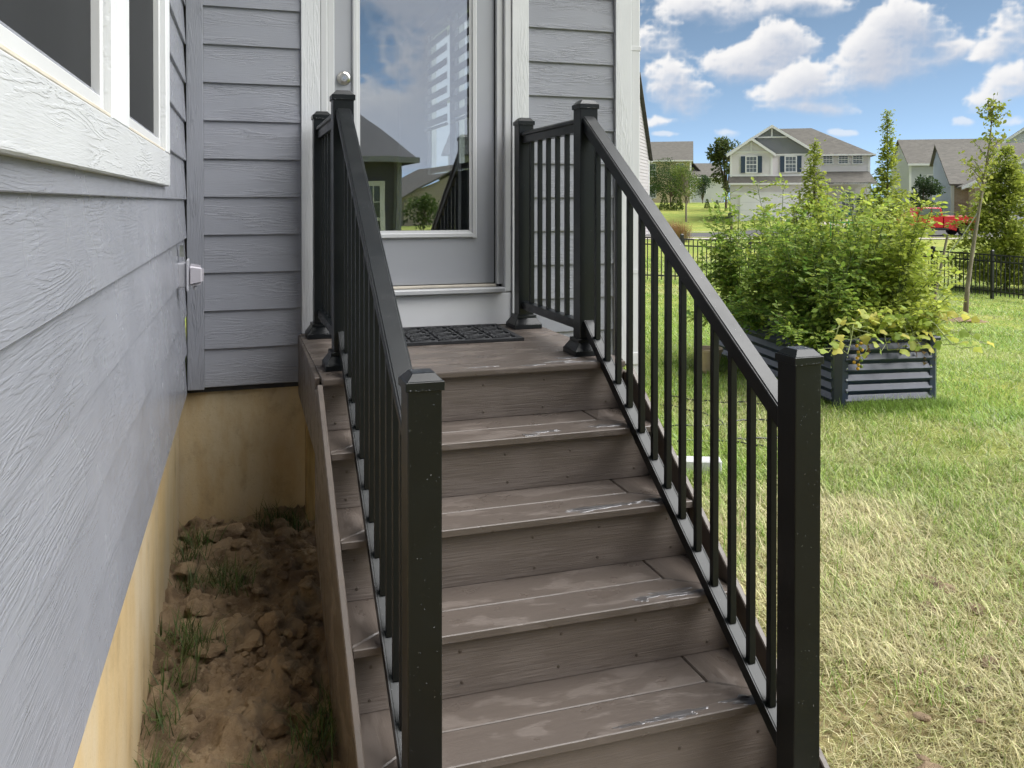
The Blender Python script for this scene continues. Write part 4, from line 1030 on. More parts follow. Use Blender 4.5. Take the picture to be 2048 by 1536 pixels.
for s in range(9):
    a = -1.57 + (s - 4) * .20 + r.normal(0, .15); L = r.uniform(.25, .55); pts = []
    x0 = (s - 4) * .07
    for q in range(9):
        u = q / 8; hz = .16 * math.sin(min(u * 3.2, 2.6)) - .42 * max(0, u - .45) * (.6 + .5 * r.random() * .2)
        pts.append(np.array([x0 + math.cos(a) * L * u + (s - 4) * .03 * u, math.sin(a) * L * u * .75, hz]))
    vm.tube(pts, list(np.linspace(.006, .003, 9)), 5)
    for q in [2, 3, 3, 4, 4, 5, 5, 6, 6, 7, 7, 8]:
        p = pts[q]; d = np.array([r.normal(0, .8), -abs(r.normal(.5, .5)), r.uniform(-.1, .7)]); d /= np.linalg.norm(d)
        tip = p + d * r.uniform(.06, .13); vm.tube([p, tip], .0025, 4, False)
        o = link('leaf', lv[int(r.integers(0, 4))], vine, tuple(tip), (r.normal(0, .6), r.normal(.25, .45), math.atan2(d[1], d[0]) + r.normal(0, .4))); o.scale = (r.uniform(.045, .085),) * 3
vm.build('stems', M['vinestem'], vine)
# dead curled leaves
dl = MB()
for q in range(5):
    x, z = [.62, .70, .16, .78, .45][q], [.50, .42, .52, .40, .56][q]
    for w in range(6): dl.add([(x + r.normal(0, .015), -.05 + r.normal(0, .01), z - w * .02), (x + r.normal(.01, .015), -.06 + r.normal(0, .01), z - w * .02 - .01), (x + r.normal(0, .01), -.045, z - w * .02 - .03)], [(0, 1, 2)])
dl.build('dried_leaves', pm('dried_leaf', (.30, .19, .10), .8, var=(30, .3)), vine, (-.45, -.12, -BHT))
# green wire cage on the right
cg = thing('tomato_cage', 'bright green wire plant cage at the right side of the bed', 'plant cage', tuple(bedw(.74, 1.05, BHT - .06)))
cm = MB()
for q in range(4):
    an = R(45 + 90 * q); cm.tube([(.16 * math.cos(an), .16 * math.sin(an), 0), (.17 * math.cos(an), .17 * math.sin(an), .95)], .004, 5)
for z in (.25, .5, .75, .92): cm.tube([(.165 * math.cos(R(45 + 90 * q)), .165 * math.sin(R(45 + 90 * q)), z) for q in range(5)], .0035, 5)
cm.build('wires', pm('green_wire', (.03, .42, .08), .4, var=(9, .2)), cg)
# pot beside the bed, stone and hoses
pot = thing('plant_pot', 'beige plastic plant pot standing left of the raised bed', 'pot', (4.20, 7.05, 0))
MB().lathe([(0, 0), (.09, 0), (.125, .20), (.135, .20), (.135, .225), (.122, .225), (.115, .19), (0, .19)], 24).build('pot_body', pm('beige_plastic', (.50, .40, .30), .5, var=(8, .1)), pot)
link('potting_soil', MB().lathe([(0, .191), (.113, .191), (.113, .196), (0, .205)], 20).mesh(M['soil']), pot)
sm = clod_mesh((.075, .06, .085), 77, 4); sm.materials.clear(); sm.materials.append(pm('tan_stone', (.48, .34, .20), .7, var=(9, .25), bp=(25, .4, .01)))
tag(link('stone', sm, None, (2.62, 5.15, .045)), 'tan stone in the grass behind the railing', 'stone')
M['hose'] = pm('black_hose', (.03, .03, .033), .4, var=(20, .2))
def hose(pts, label, rad=.006):
    P = [np.array(p, float) for p in pts]; out = []
    for a in range(len(P) - 1):
        p0, p1, p2, p3 = P[max(a - 1, 0)], P[a], P[a + 1], P[min(a + 2, len(P) - 1)]
        for q in range(6):
            t = q / 6; v = .5 * ((2 * p1) + (p2 - p0) * t + (2 * p0 - 5 * p1 + 4 * p2 - p3) * t * t + (3 * p1 - p0 - 3 * p2 + p3) * t ** 3); out.append((v[0], v[1], .022 + .008 * math.sin(a * 3 + q)))
    out.append((P[-1][0], P[-1][1], .03)); c = out[0]
    tag(MB().tube([(a - c[0], b - c[1], z) for a, b, z in out], rad, 6).build('garden_hose', M['hose'], None, (c[0], c[1], 0), smooth=True), label, 'hose', 'black drip hoses in the grass')
hose([(2.95, 6.1), (3.2, 5.9), (3.3, 5.5), (3.25, 5.2), (3.1, 4.9), (3.2, 4.75), (3.35, 4.66)], 'black hose curving nearest the steps')
hose([(3.3, 6.2), (3.55, 5.95), (3.85, 5.75), (3.95, 5.5), (3.72, 5.32)], 'black hose looping toward the garden bed')
hose([(2.9, 5.35), (3.2, 5.3), (3.5, 5.32), (3.72, 5.2)], 'black hose crossing the grass in front of the bed corner')
hose([(2.75, 5.0), (3.0, 4.95), (3.2, 4.9), (3.42, 4.86)], 'short stretch of black hose nearest the right newel post', .007)

# ------------------------------------------------------------------ metal garden fence
fence = thing('garden_fence', 'black metal picket fence round the back lawn', 'fence', (15.3, 15.9, -.46))
FB = (15.3, 15.9, -.46)
M['fence'] = pm('fence_black', (.012, .012, .013), .4, var=(4, .2))
def frun(p, q, npost, pitch=.1045):
    p, q = np.array(p, float), np.array(q, float); L = np.linalg.norm(q - p); n = int(L / pitch); a = math.atan2(q[1] - p[1], q[0] - p[0])
    for i in range(n + 1):
        c = p + (q - p) * i / n; g = float(gz(*c))
        o = link('picket', box_mesh((.016, .016, .86), 0, M['fence']), fence, (c[0] - FB[0], c[1] - FB[1], g + .08 + .43 - FB[2]), (0, 0, a))
    for i in range(npost + 1):
        c = p + (q - p) * i / npost; g = float(gz(*c)); 
        po = link('post', box_mesh((.055, .055, 1.02), .003, M['fence']), fence, (c[0] - FB[0], c[1] - FB[1], g + .50 - FB[2]), (0, 0, a))
        MB().frustum(.062, 0, .062, .02).frustum(.062, .02, .02, .04).build('post_cap', M['fence'], po, (0, 0, .505))
        if i < npost:
            c2 = p + (q - p) * (i + 1) / npost; g2 = float(gz(*c2)); mid = (c + c2) / 2; l = np.linalg.norm(c2 - c)
            for h in (.17, .80, .935):
                link('rail', box_mesh((l, .028, .028), 0, M['fence']), fence, (mid[0] - FB[0], mid[1] - FB[1], (g + g2) / 2 + h - FB[2]), (0, -math.atan2(g2 - g, l), a))
frun((2.4, 15.9), (15.3, 15.9), 8); frun((15.3, 15.87), (15.3, 12.65), 2)

# ------------------------------------------------------------------ trees
M['bark'] = pm('grey_bark', (.28, .235, .185), .8, var=(8, .35), stretch=(4, 4, .7), bp=(30, .5, .006))
M['bark_dark'] = pm('brown_bark', (.13, .095, .07), .85, var=(8, .35), stretch=(4, 4, .7))
def foliage_obj(parent, C, D, S, K, roll, tmpl=(DT, DF), name='crown'):
    V, F, Cc = replicate(tmpl[0], tmpl[1], np.asarray(C), rot_from(np.asarray(D), np.asarray(roll)), np.asarray(S), np.asarray(K))
    return link(name, np_mesh(name, V, F, M['leaf'], Cc), parent)
def arborvitae(x, y, H, Wd, seed, label, n=9000, spire=.25, c0=(.11, .18, .03), c1=(.40, .44, .075), sparse=1.0):
    r = np.random.default_rng(seed); z0 = float(gz(x, y)); t = thing('arborvitae_tree', label, 'tree', (x, y, z0), 0, 'young evergreens beyond the fence')
    MB().tube([(0, 0, 0), (.01, 0, H * .5), (0, .01, H * .985)], [.05, .03, .006], 6).build('trunk', M['bark_dark'], t)
    C, D, S, K, RL = [], [], [], [], []
    nb = int(210 * H / 3)
    per = n // nb
    for b in range(nb):
        u = (b + r.random()) / nb; u = u ** 1.15; z = .06 * H + .94 * H * u; a = r.uniform(0, 6.28)
        rad = Wd / 2 * (min(1, 1.25 * (1 - u) ** .8) if u < 1 - spire else max(.05, .30 * (1 - u) / spire + .03)) * r.uniform(.55, 1.15)
        gap = 1 if u < 1 - spire else .5
        m = max(6, int(per * (1.2 - u * .7) * gap))
        s = r.random(m) ** .6
        ca_, sa_ = math.cos(a), math.sin(a)
        rise = .25 * rad
        px = ca_ * rad * s + r.normal(0, .05 + .04 * rad, m); py = sa_ * rad * s + r.normal(0, .05 + .04 * rad, m); pz = z + rise * s * s - .18 * rad * s + r.normal(0, .045, m)
        C.append(np.c_[px, py, np.maximum(pz, .05)]); D.append(np.c_[ca_ + r.normal(0, .6, m), sa_ + r.normal(0, .6, m), r.normal(.1, .5, m)])
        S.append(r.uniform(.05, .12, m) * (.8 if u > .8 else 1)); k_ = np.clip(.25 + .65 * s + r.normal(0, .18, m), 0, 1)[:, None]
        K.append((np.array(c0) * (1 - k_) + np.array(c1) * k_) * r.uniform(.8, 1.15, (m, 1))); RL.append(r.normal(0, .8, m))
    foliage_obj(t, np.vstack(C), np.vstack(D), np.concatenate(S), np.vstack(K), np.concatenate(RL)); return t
arborvitae(17.30, 15.75, 3.35, 2.5, 1, 'large arborvitae behind the fence at the right edge of the picture', 24000, .12)
arborvitae(18.4, 14.60, 3.0, 2.2, 2, 'arborvitae beyond the fence, cut off by the right edge of the picture', 9000, .12)
arborvitae(15.30, 17.35, 4.25, 1.7, 3, 'evergreen with a tall bare leader behind the tomato plants, right of the far house', 13000, .46)
arborvitae(13.14, 17.30, 3.35, 1.7, 4, 'evergreen with a thin spire in front of the grey far house', 10000, .40)
# young deciduous tree with its stake
zt = float(gz(10.5, 10.27))
sap = thing('young_tree', 'young staked shade tree with thin crown inside the fence', 'tree', (10.5, 10.27, zt))
trunk = [(0, 0, 0), (.03, .0, .5), (.10, .02, 1.2), (.20, .04, 2.0), (.30, .03, 2.7), (.36, .02, 3.38)]
trunk = [(a * 1.15, -b - a * .25, c) for a, b, c in trunk]
bm_ = MB(); bm_.tube(trunk, [.042, .032, .027, .019, .011, .003], 8)
r = np.random.default_rng(31); C, D, S, K, RL = [], [], [], [], []
def along(u):
    f = u * 5; i = min(int(f), 4); return np.array(trunk[i]) * (1 - (f - i)) + np.array(trunk[i + 1]) * (f - i)
for b in range(24):
    u = r.uniform(.50, .97); p = along(u); a = r.uniform(0, 6.28); L = r.uniform(.25, .75) * (1.25 - u); e = r.uniform(.5, 1.1)
    d = np.array([math.cos(a) * math.cos(e), math.sin(a) * math.cos(e), math.sin(e)]); q = [p, p + d * L * .5 + np.array([0, 0, .02]), p + d * L]
    bm_.tube(q, [.010, .006, .003], 4)
    for l in range(17):
        s = r.uniform(.3, 1.08); c = p + d * L * s + r.normal(0, .055, 3); dd = r.normal(0, 1, 3) + np.array([0, 0, -.4])
        C.append(c); D.append(dd); S.append(r.uniform(.045, .085)); yl = r.random(); K.append(np.array([.17, .24, .05]) * (1 - yl) + np.array([.42, .42, .09]) * yl); RL.append(r.normal(0, 1))
for l in range(42):
    u = r.uniform(.86, 1.0); C.append(along(u) + r.normal(0, .05, 3)); D.append(r.normal(0, 1, 3)); S.append(r.uniform(.05, .08)); K.append(np.array([.16, .19, .04]) * r.uniform(.8, 1.3)); RL.append(r.normal(0, 1))
bm_.build('trunk', M['bark'], sap, smooth=True); foliage_obj(sap, C, D, S, K, RL, (LT, LF))
mul = clod_mesh((.42, .36, .05), 12, 4); mul.materials.clear(); mul.materials.append(pm('bark_mulch', (.30, .20, .12), .9, var=(14, .4), bp=(40, .8, .02)))
tag(link('mulch_ring', mul, None, (10.45, 10.2, zt + .01)), 'low ring of brown mulch at the foot of the young tree', 'mulch')
stk = thing('tree_stake', 'thin grey wooden stake tied to the young tree', 'stake', (10.55, 10.75, zt))
MB().tube([(-.10, .12, 0), (-.03, .06, .6), (.08, 0, 1.25)], [.022, .02, .018], 6).build('stake', M['bark'], stk)
MB().tube([(.0, .04, .85), (.10, -.22, 1.2), (.17, -.48, 1.62)], .007, 5).build('tie_rope', M['white'], stk)
def bushy(x, y, H, Wd, seed, label, n=2500, name='shade_tree', c0=(.030, .060, .012), c1=(.10, .15, .03), trunk_h=.25, leaf=.16, cat='tree', group='trees in the far gardens', bark='bark_dark', cz=None):
    r = np.random.default_rng(seed); z0 = float(gz(x, y)) if cz is None else cz; t = thing(name, label, cat, (x, y, z0), 0, group)
    tb = MB(); tb.tube([(0, 0, -.05), (0, 0, H * trunk_h), (.02 * H, 0, H * .75)], [.03 * H * .6, .022 * H * .6, .006 * H], 6)
    ncl = 22; cl = []
    for q in range(ncl):
        a = r.uniform(0, 6.28); u = r.random(); rr_ = Wd / 2 * math.sqrt(r.random()) * math.sin(math.pi * (.22 + .7 * u)); zc = H * trunk_h + (H * (1 - trunk_h)) * (.12 + .82 * u)
        cl.append((rr_ * math.cos(a), rr_ * math.sin(a), zc, Wd * r.uniform(.13, .22)))
        tb.tube([(0, 0, H * trunk_h * r.uniform(.7, 1.2)), (rr_ * math.cos(a) * .6, rr_ * math.sin(a) * .6, zc * .9), (rr_ * math.cos(a), rr_ * math.sin(a), zc)], [.008 * H, .005 * H, .002 * H], 4)
    tb.build('trunk', M[bark], t)
    m = n // ncl; C, D, S, K, RL = [], [], [], [], []
    for cx, cy, cz_, rc in cl:
        v = r.normal(size=(m, 3)); v /= np.linalg.norm(v, axis=1, keepdims=True); rad = rc * r.random(m) ** .4
        C.append(np.c_[cx + v[:, 0] * rad * 1.1, cy + v[:, 1] * rad * 1.1, cz_ + v[:, 2] * rad * .85]); D.append(v + r.normal(0, .6, (m, 3)))
        S.append(r.uniform(.6, 1.3, m) * leaf); k_ = np.clip(.35 + .45 * r.random() * 1 + r.normal(0, .25, m), 0, 1)[:, None]; K.append(np.array(c0) * (1 - k_) + np.array(c1) * k_); RL.append(r.normal(0, 1, m))
    foliage_obj(t, np.vstack(C), np.vstack(D), np.concatenate(S), np.vstack(K), np.concatenate(RL)); return t
def cone_shrub(x, y, H, Wd, seed, label, c0=(.04, .075, .012), c1=(.12, .17, .03), n=700, cat='shrub', group='clipped evergreen cones on the hill'):
    r = np.random.default_rng(seed); t = thing('cone_shrub', label, cat, (x, y, float(gz(x, y))), 0, group)
    MB().tube([(0, 0, -.05), (0, 0, H * .8)], [.04, .01], 5).build('stem', M['bark_dark'], t)
    u = r.random(n) ** 1.6; a = r.uniform(0, 6.28, n); rd = Wd / 2 * (1 - u) ** .8 * r.uniform(.7, 1.05, n)
    C = np.c_[np.cos(a) * rd, np.sin(a) * rd, .05 + u * H]; D = np.c_[np.cos(a), np.sin(a), r.normal(.8, .5, n)]
    k_ = r.random((n, 1)); foliage_obj(t, C, D, r.uniform(.08, .16, n) * H / 1.2, np.array(c0) * (1 - k_) + np.array(c1) * k_, r.normal(0, .6, n), name='foliage')
bushy(43.2, 85.9, 4.7, 5.6, 51, 'dark green bushy tree beside the neighbouring grey gable', 5200, c0=(.022, .05, .012), c1=(.075, .125, .028))
bushy(46.0, 85.2, 4.9, 6.0, 52, 'broad dark green tree in front of the tan house', 5200, c0=(.022, .05, .012), c1=(.075, .125, .028))
bushy(48.0, 86.6, 4.0, 3.4, 53, 'dark tree at the right end of the tan house', 2400)
bushy(36.0, 64.0, 5.0, 3.3, 54, 'slim light green tree with pale trunk on the hill', 1500, c0=(.08, .13, .03), c1=(.22, .27, .06), trunk_h=.36, bark='bark')
bushy(54.4, 92.7, 3.6, 2.6, 55, 'dark round evergreen tree between the tan and grey houses', 2200, c0=(.02, .045, .015), c1=(.05, .09, .03), trunk_h=.1)
bushy(48.0, 77.2, 7.9, 3.8, 56, 'tall ragged tree rising behind the left corner of the far grey house', 2600, c0=(.04, .06, .02), c1=(.12, .15, .04), leaf=.34, trunk_h=.2)
bushy(59.0, 91.5, 1.4, 5.0, 57, 'low clipped hedge beside the far grey house', 1500, 'hedge', c0=(.04, .08, .02), c1=(.08, .13, .03), trunk_h=.05, cat='hedge', group=None)
for q, (x, y, H) in enumerate([(43.08, 78.5, 2.0), (41.9, 78.9, 1.6), (47.6, 80.2, .95), (48.6, 79.9, .85)]):
    cone_shrub(x, y, H, H * .62, 80 + q, ['clipped evergreen cone below the broad dark tree', 'clipped evergreen cone nearest the railing', 'small clipped cone on the hill, left of the pair', 'small clipped cone on the hill, right of the pair'][q])
bushy(44.2, 46.6, 3.5, 2.2, 58, 'dark shaggy conifer in front of the right-hand house', 2600, 'conifer', c0=(.02, .045, .018), c1=(.07, .11, .04), trunk_h=.05, leaf=.2)
# reddish ornamental grass
og = thing('ornamental_grass', 'clump of reddish ornamental grass by the far sidewalk', 'grass clump', (21.95, 40.18, float(gz(21.95, 40.18))))
r = np.random.default_rng(14); n = 1500
a = r.uniform(0, 6.28, n); P = np.c_[r.normal(0, .28, n), r.normal(0, .28, n), np.zeros(n)]
top = r.random((n, 1)); col = np.array([.16, .19, .04]) * (1 - top) + np.array([.34, .17, .10]) * top
V, F, C = blades(P, .75 + top[:, 0] * .6, r.uniform(.012, .02, n), a, r.uniform(.75, 1.5, n), r.uniform(0, .5, n), col)
link('blades', np_mesh('blades', V, F, M['grass'], C), og)['kind'] = 'stuff'

# ------------------------------------------------------------------ far houses
def paint(name, c): return pm(name, c, .65, var=(1.2, .05))
M['lilac'] = paint('pale_lilac_siding', (.74, .71, .72)); M['slate'] = paint('slate_siding', (.24, .25, .26)); M['taupe'] = paint('taupe_gable', (.36, .34, .34))
M['fwhite'] = paint('far_white_trim', (.80, .80, .80)); M['navy'] = paint('navy_shutter', (.035, .06, .10)); M['tan'] = paint('tan_siding', (.52, .43, .28)); M['tan2'] = paint('dark_tan_siding', (.36, .31, .24))
M['blue'] = paint('blue_grey_siding', (.30, .35, .44)); M['pgrey'] = paint('pale_grey_siding', (.55, .56, .59)); M['fdoor'] = paint('far_garage_door', (.82, .82, .84))
def brick_mat():
    m, k, b = newmat('far_brick'); t = k.node('ShaderNodeTexBrick'); co = k.node('ShaderNodeTexCoord').outputs['Object']; x, y, z = k.xyz(co)
    k.put(t.inputs['Vector'], k.comb(k.math('ADD', x, y), z, 0.0)); t.inputs['Color1'].default_value = (.42, .27, .20, 1); t.inputs['Color2'].default_value = (.55, .42, .33, 1); t.inputs['Mortar'].default_value = (.55, .50, .44, 1)
    t.inputs['Scale'].default_value = 1.0; t.inputs['Brick Width'].default_value = .22; t.inputs['Row Height'].default_value = .075; t.inputs['Mortar Size'].default_value = .01
    k.put(b.inputs['Base Color'], t.outputs[0]); b.inputs['Roughness'].default_value = .85; return m
M['brick'] = brick_mat()
def xr_at(poly, z):
    xs_ = []
    n = len(poly)
    for i in range(n):
        (x0, z0), (x1, z1) = poly[i], poly[(i + 1) % n]
        if (z0 - z) * (z1 - z) <= 0 and abs(z1 - z0) > 1e-6: xs_.append(x0 + (x1 - x0) * (z - z0) / (z1 - z0))
        elif abs(z1 - z0) <= 1e-6 and abs(z0 - z) < 1e-6: xs_ += [x0, x1]
    return (min(xs_), max(xs_)) if xs_ else None
def clap(parent, poly, mat, org=(0, 0, 0), rot=0.0, course=.18, name='wall'):
    """lap-sided wall: convex polygon in (x, z); outward is local -y"""
    z0, z1 = min(p[1] for p in poly), max(p[1] for p in poly); n = max(1, int(round((z1 - z0) / course))); m = MB(); h = (z1 - z0) / n
    for i in range(n):
        a, b = z0 + i * h, z0 + (i + 1) * h; e = 1e-4
        A, B = xr_at(poly, a + e), xr_at(poly, b - e)
        if not A or not B: continue
        m.add([(A[0], -.028, a), (A[1], -.028, a), (B[1], -.006, b), (B[0], -.006, b), (A[0], 0, a), (A[1], 0, a)], [(0, 1, 2, 3), (4, 5, 1, 0)])
    me = m.mesh(mat); return link(name, me, parent, org, (0, 0, rot))
def lb(parent, name, lo, hi, mat, bev=0): return box(name, lo, hi, mat, parent, bev)
def fwindow(parent, x, z, w_, h_, y=0.0, shutters=False, rot=0.0, grid=True, name='window'):
    f = MB(); t = .10
    for lo, hi in [((-w_/2 - t, -.07, -t), (-w_/2, 0, h_ + t)), ((w_/2, -.07, -t), (w_/2 + t, 0, h_ + t)), ((-w_/2, -.07, -t), (w_/2, 0, 0)), ((-w_/2, -.07, h_), (w_/2, 0, h_ + t)), ((-w_/2, -.055, h_/2 - .03), (w_/2, -.01, h_/2 + .03))]: f.box(lo, hi)
    if grid:
        for i in (1, 2): f.box((-w_/2 + w_ * i / 3 - .012, -.045, 0), (-w_/2 + w_ * i / 3 + .012, -.02, h_))
        for zz in (.25, .75): f.box((-w_/2, -.045, h_ * zz - .012), (w_/2, -.02, h_ * zz + .012))
    wn = f.build(name, M['fwhite'], parent, (x, y, z), (0, 0, rot))
    link('pane', box_mesh((w_, .01, h_), 0, M['farglass']), wn, (0, -.03, h_ / 2))
    if shutters:
        for s in (-1, 1): link('shutter', box_mesh((.34, .05, h_ + .12), .01, M['navy']), wn, (s * (w_/2 + t + .18), -.05, h_ / 2))
    return wn
def roof_poly(parent, quads, mat=None, name='roof', thick=.12):
    m = MB()
    for q in quads:
        n = len(q); P = [Vector(p) for p in q]; nr = (P[1] - P[0]).cross(P[2] - P[0]).normalized()
        if nr.z < 0: nr = -nr
        m.add([tuple(p) for p in P] + [tuple(p - Vector((0, 0, thick))) for p in P], [tuple(range(n)), tuple(range(n, 2 * n))[::-1]] + [(i, n + i, n + (i + 1) % n, (i + 1) % n) for i in range(n)])
    return m.build(name, mat or M['shingle'], parent)
def rake(parent, a, b, w_=.24, d=.06, name='rake_board'):
    """sloping white board from a to b in the x-z plane at a's y"""
    a, b = Vector(a), Vector(b); m = MB(); m.add([(a.x, a.y - d, a.z), (b.x, b.y - d, b.z), (b.x, b.y - d, b.z - w_), (a.x, a.y - d, a.z - w_), (a.x, a.y, a.z), (b.x, b.y, b.z), (b.x, b.y, b.z - w_), (a.x, a.y, a.z - w_)],
        [(0, 3, 2, 1), (4, 5, 6, 7), (0, 1, 5, 4), (3, 7, 6, 2), (0, 4, 7, 3), (1, 2, 6, 5)]); return m.build(name, M['fwhite'], parent)
# ---- the grey two-storey house with front gables
gh = thing('far_house', 'pale two-storey house with two front gables and navy shutters across the road', 'house', (39.51, 62.87, .0), R(-32))
G0 = -.4
clap(gh, [(0, 3.75), (3.3, 3.75), (3.3, 5.55), (1.65, 6.75), (0, 5.55)], M['lilac'])
lb(gh, 'wall', (.02, .002, G0), (3.28, 9, 5.5), M['lilac'])
clap(gh, [(3.3, 3.75), (6.4, 3.75), (6.4, 5.45), (3.3, 5.45)], M['lilac'], (0, .55, 0))
clap(gh, [(0.0, 5.6), (6.6, 5.6), (3.3, 7.75)], M['slate'], (0, .55, 0))
lb(gh, 'wall', (3.3, .56, G0), (6.38, 9, 5.5), M['lilac'])
clap(gh, [(6.4, 3.75), (10.95, 3.75), (10.95, 5.5), (6.4, 5.5)], M['lilac'], (0, 1.2, 0))
lb(gh, 'wall', (6.4, 1.21, G0), (10.93, 9, 5.5), M['lilac'])
clap(gh, [(0, 2.35), (6.4, 2.35), (6.4, 3.2), (0, 3.2)], M['lilac'], (0, -.25, 0)); lb(gh, 'wall', (.02, -.24, G0), (6.38, .4, 3.15), M['lilac'])
for x0, x1, z0, z1, y in [(-.05, .12, G0, 5.6, -.05), (3.18, 3.36, 3.7, 5.6, -.05), (6.32, 6.5, 3.7, 5.6, .5), (10.85, 11.02, 3.7, 5.5, 1.15), (.0, 6.45, 2.2, 2.4, -.31), (0, 3.3, 3.7, 3.86, -.06), (3.36, 6.4, 3.7, 3.84, .49), (6.5, 10.9, 3.72, 3.86, 1.14), (.1, 3.2, 5.65, 5.78, -.06), (3.36, 6.35, 5.42, 5.56, .48)]:
    lb(gh, 'trim_board', (x0, y, z0), (x1, y + .09, z1), M['fwhite'])
roof_poly(gh, [[(-.25, -.3, 5.5), (1.65, -.3, 6.85), (1.65, 3.5, 6.85), (-.25, 3.5, 5.5)], [(3.55, -.3, 5.5), (3.55, 3.5, 5.5), (1.65, 3.5, 6.85), (1.65, -.3, 6.85)]])
roof_poly(gh, [[(-.3, .3, 5.6), (3.3, .3, 7.9), (3.3, 5, 7.9), (-.3, 5, 5.6)], [(6.85, .3, 5.6), (6.85, 5, 5.6), (3.3, 5, 7.9), (3.3, .3, 7.9)]])
roof_poly(gh, [[(-.3, .85, 5.45), (11.35, .85, 5.45), (6.8, 4.9, 7.98), (4.1, 4.9, 7.98)], [(11.35, .85, 5.45), (11.35, 9.3, 5.45), (6.8, 4.9, 7.98)], [(-.3, .85, 5.45), (4.1, 4.9, 7.98), (-.3, 9.3, 5.45)], [(-.3, 9.3, 5.45), (4.1, 4.9, 7.98), (6.8, 4.9, 7.98), (11.35, 9.3, 5.45)]])
for a, b in [((-.3, -.32, 5.52), (1.65, -.32, 6.9)), ((1.65, -.32, 6.9), (3.6, -.32, 5.52)), ((-.35, .28, 5.62), (3.3, .28, 7.95)), ((3.3, .28, 7.95), (6.95, .28, 5.62))]: rake(gh, a, b)
lb(gh, 'gutter', (6.95, .72, 5.36), (11.4, .86, 5.48), M['fwhite'])
lb(gh, 'gable_brace', (1.59, -.1, 5.75), (1.71, -.02, 6.7), M['fwhite']); lb(gh, 'gable_brace', (3.24, .45, 7.0), (3.36, .52, 7.75), M['fwhite']); lb(gh, 'gable_brace', (2.1, .44, 6.88), (4.5, .52, 7.0), M['fwhite'])
roof_poly(gh, [[(-.15, -.55, 3.15), (3.35, -.55, 3.15), (3.35, .05, 3.75), (-.15, .05, 3.75)]]); roof_poly(gh, [[(3.36, -.55, 3.15), (6.5, -.55, 3.15), (6.5, .6, 3.78), (3.36, .6, 3.78)]])
roof_poly(gh, [[(6.55, -.6, 3.15), (11.3, -.6, 3.15), (10.9, 1.25, 4.1), (6.55, 1.25, 4.1)]])
lb(gh, 'fascia_board', (-.15, -.60, 3.0), (11.3, -.545, 3.14), M['fwhite'])
gd = lb(gh, 'garage_door', (.75, -.30, G0), (5.85, -.255, 2.2), M['fdoor'])
for i in range(1, 4): lb(gd, 'door_groove', (-2.5, -.026, -1.3 + i * .65), (2.5, -.0225, -1.28 + i * .65), M['pgrey'])
fwindow(gh, 1.67, 4.05, .78, 1.25, -.03, True); fwindow(gh, 4.8, 4.1, .78, 1.2, .52, True)
for x in (7.75, 8.95, 10.05): fwindow(gh, x, 4.75, .68, .62, 1.17)
lb(gh, 'porch_column', (10.55, -.45, .7), (10.85, -.15, 3.0), M['fwhite']); lb(gh, 'porch_pier', (10.45, -.55, G0), (10.95, -.05, .75), M['brick'])
lb(gh, 'porch_wall', (8.2, -.35, G0), (10.4, -.1, .45), M['brick'])
fwindow(gh, 9.3, .9, .9, 1.5, 1.17); lb(gh, 'front_door', (9.98, 1.12, .1), (10.5, 1.16, 2.2), M['navy'])
bn = thing('porch_bench', 'teal porch bench with a patterned cushion outside the far house', 'bench', tuple(Vector(gh.location) + Matrix.Rotation(R(-32), 3, 'Z') @ Vector((8.9, -.9, .0))), R(-32))
mt_ = paint('teal_paint', (.03, .16, .17))
lb(bn, 'seat', (-.5, -.2, .38), (.5, .2, .45), mt_); lb(bn, 'backrest', (-.5, .16, .46), (.5, .2, .95), mt_)
for x in (-.45, .42):
    for y in (-.18, .12): lb(bn, 'leg', (x, y, -.4), (x + .05, y + .05, .379), mt_)
lb(bn, 'cushion', (-.18, .0, .455), (.18, .155, .85), pm('cushion', (.55, .50, .35), .8, var=(9, .5)), .03)
# ---- tan house on the rise
th = thing('far_house', 'tan two-storey house on the rise at the far left', 'house', (55.6, 97.6, 1.75), R(-30))
clap(th, [(-13, -.5), (0, -.5), (0, 5.2), (-13, 5.2)], M['tan'], course=.2); lb(th, 'wall', (-13, .01, -.5), (-.02, 9, 5.2), M['tan'])
clap(th, [(0, -.5), (9, -.5), (9, 5.2), (4.5, 7.7), (0, 5.2)], M['tan2'], (0, 0, 0), R(90), .2)  # less-lit gable side: its shade is put into a darker tan
roof_poly(th, [[(-13.3, -.4, 5.15), (.25, -.4, 5.15), (.25, 4.5, 7.85), (-13.3, 4.5, 7.85)], [(-13.3, 9.4, 5.15), (-13.3, 4.5, 7.85), (.25, 4.5, 7.85), (.25, 9.4, 5.15)]])
lb(th, 'fascia_board', (-13.3, -.48, 4.98), (.25, -.41, 5.14), M['fwhite']); lb(th, 'trim_board', (-.16, -.05, -.5), (.04, .04, 5.0), M['fwhite'])
for x in (-8.3, -4.9, -1.35): fwindow(th, x, 3.15, .85, 1.55, -.03, False)
for x in (-8.3, -4.9): fwindow(th, x, .4, .9, 1.5, -.03, False)
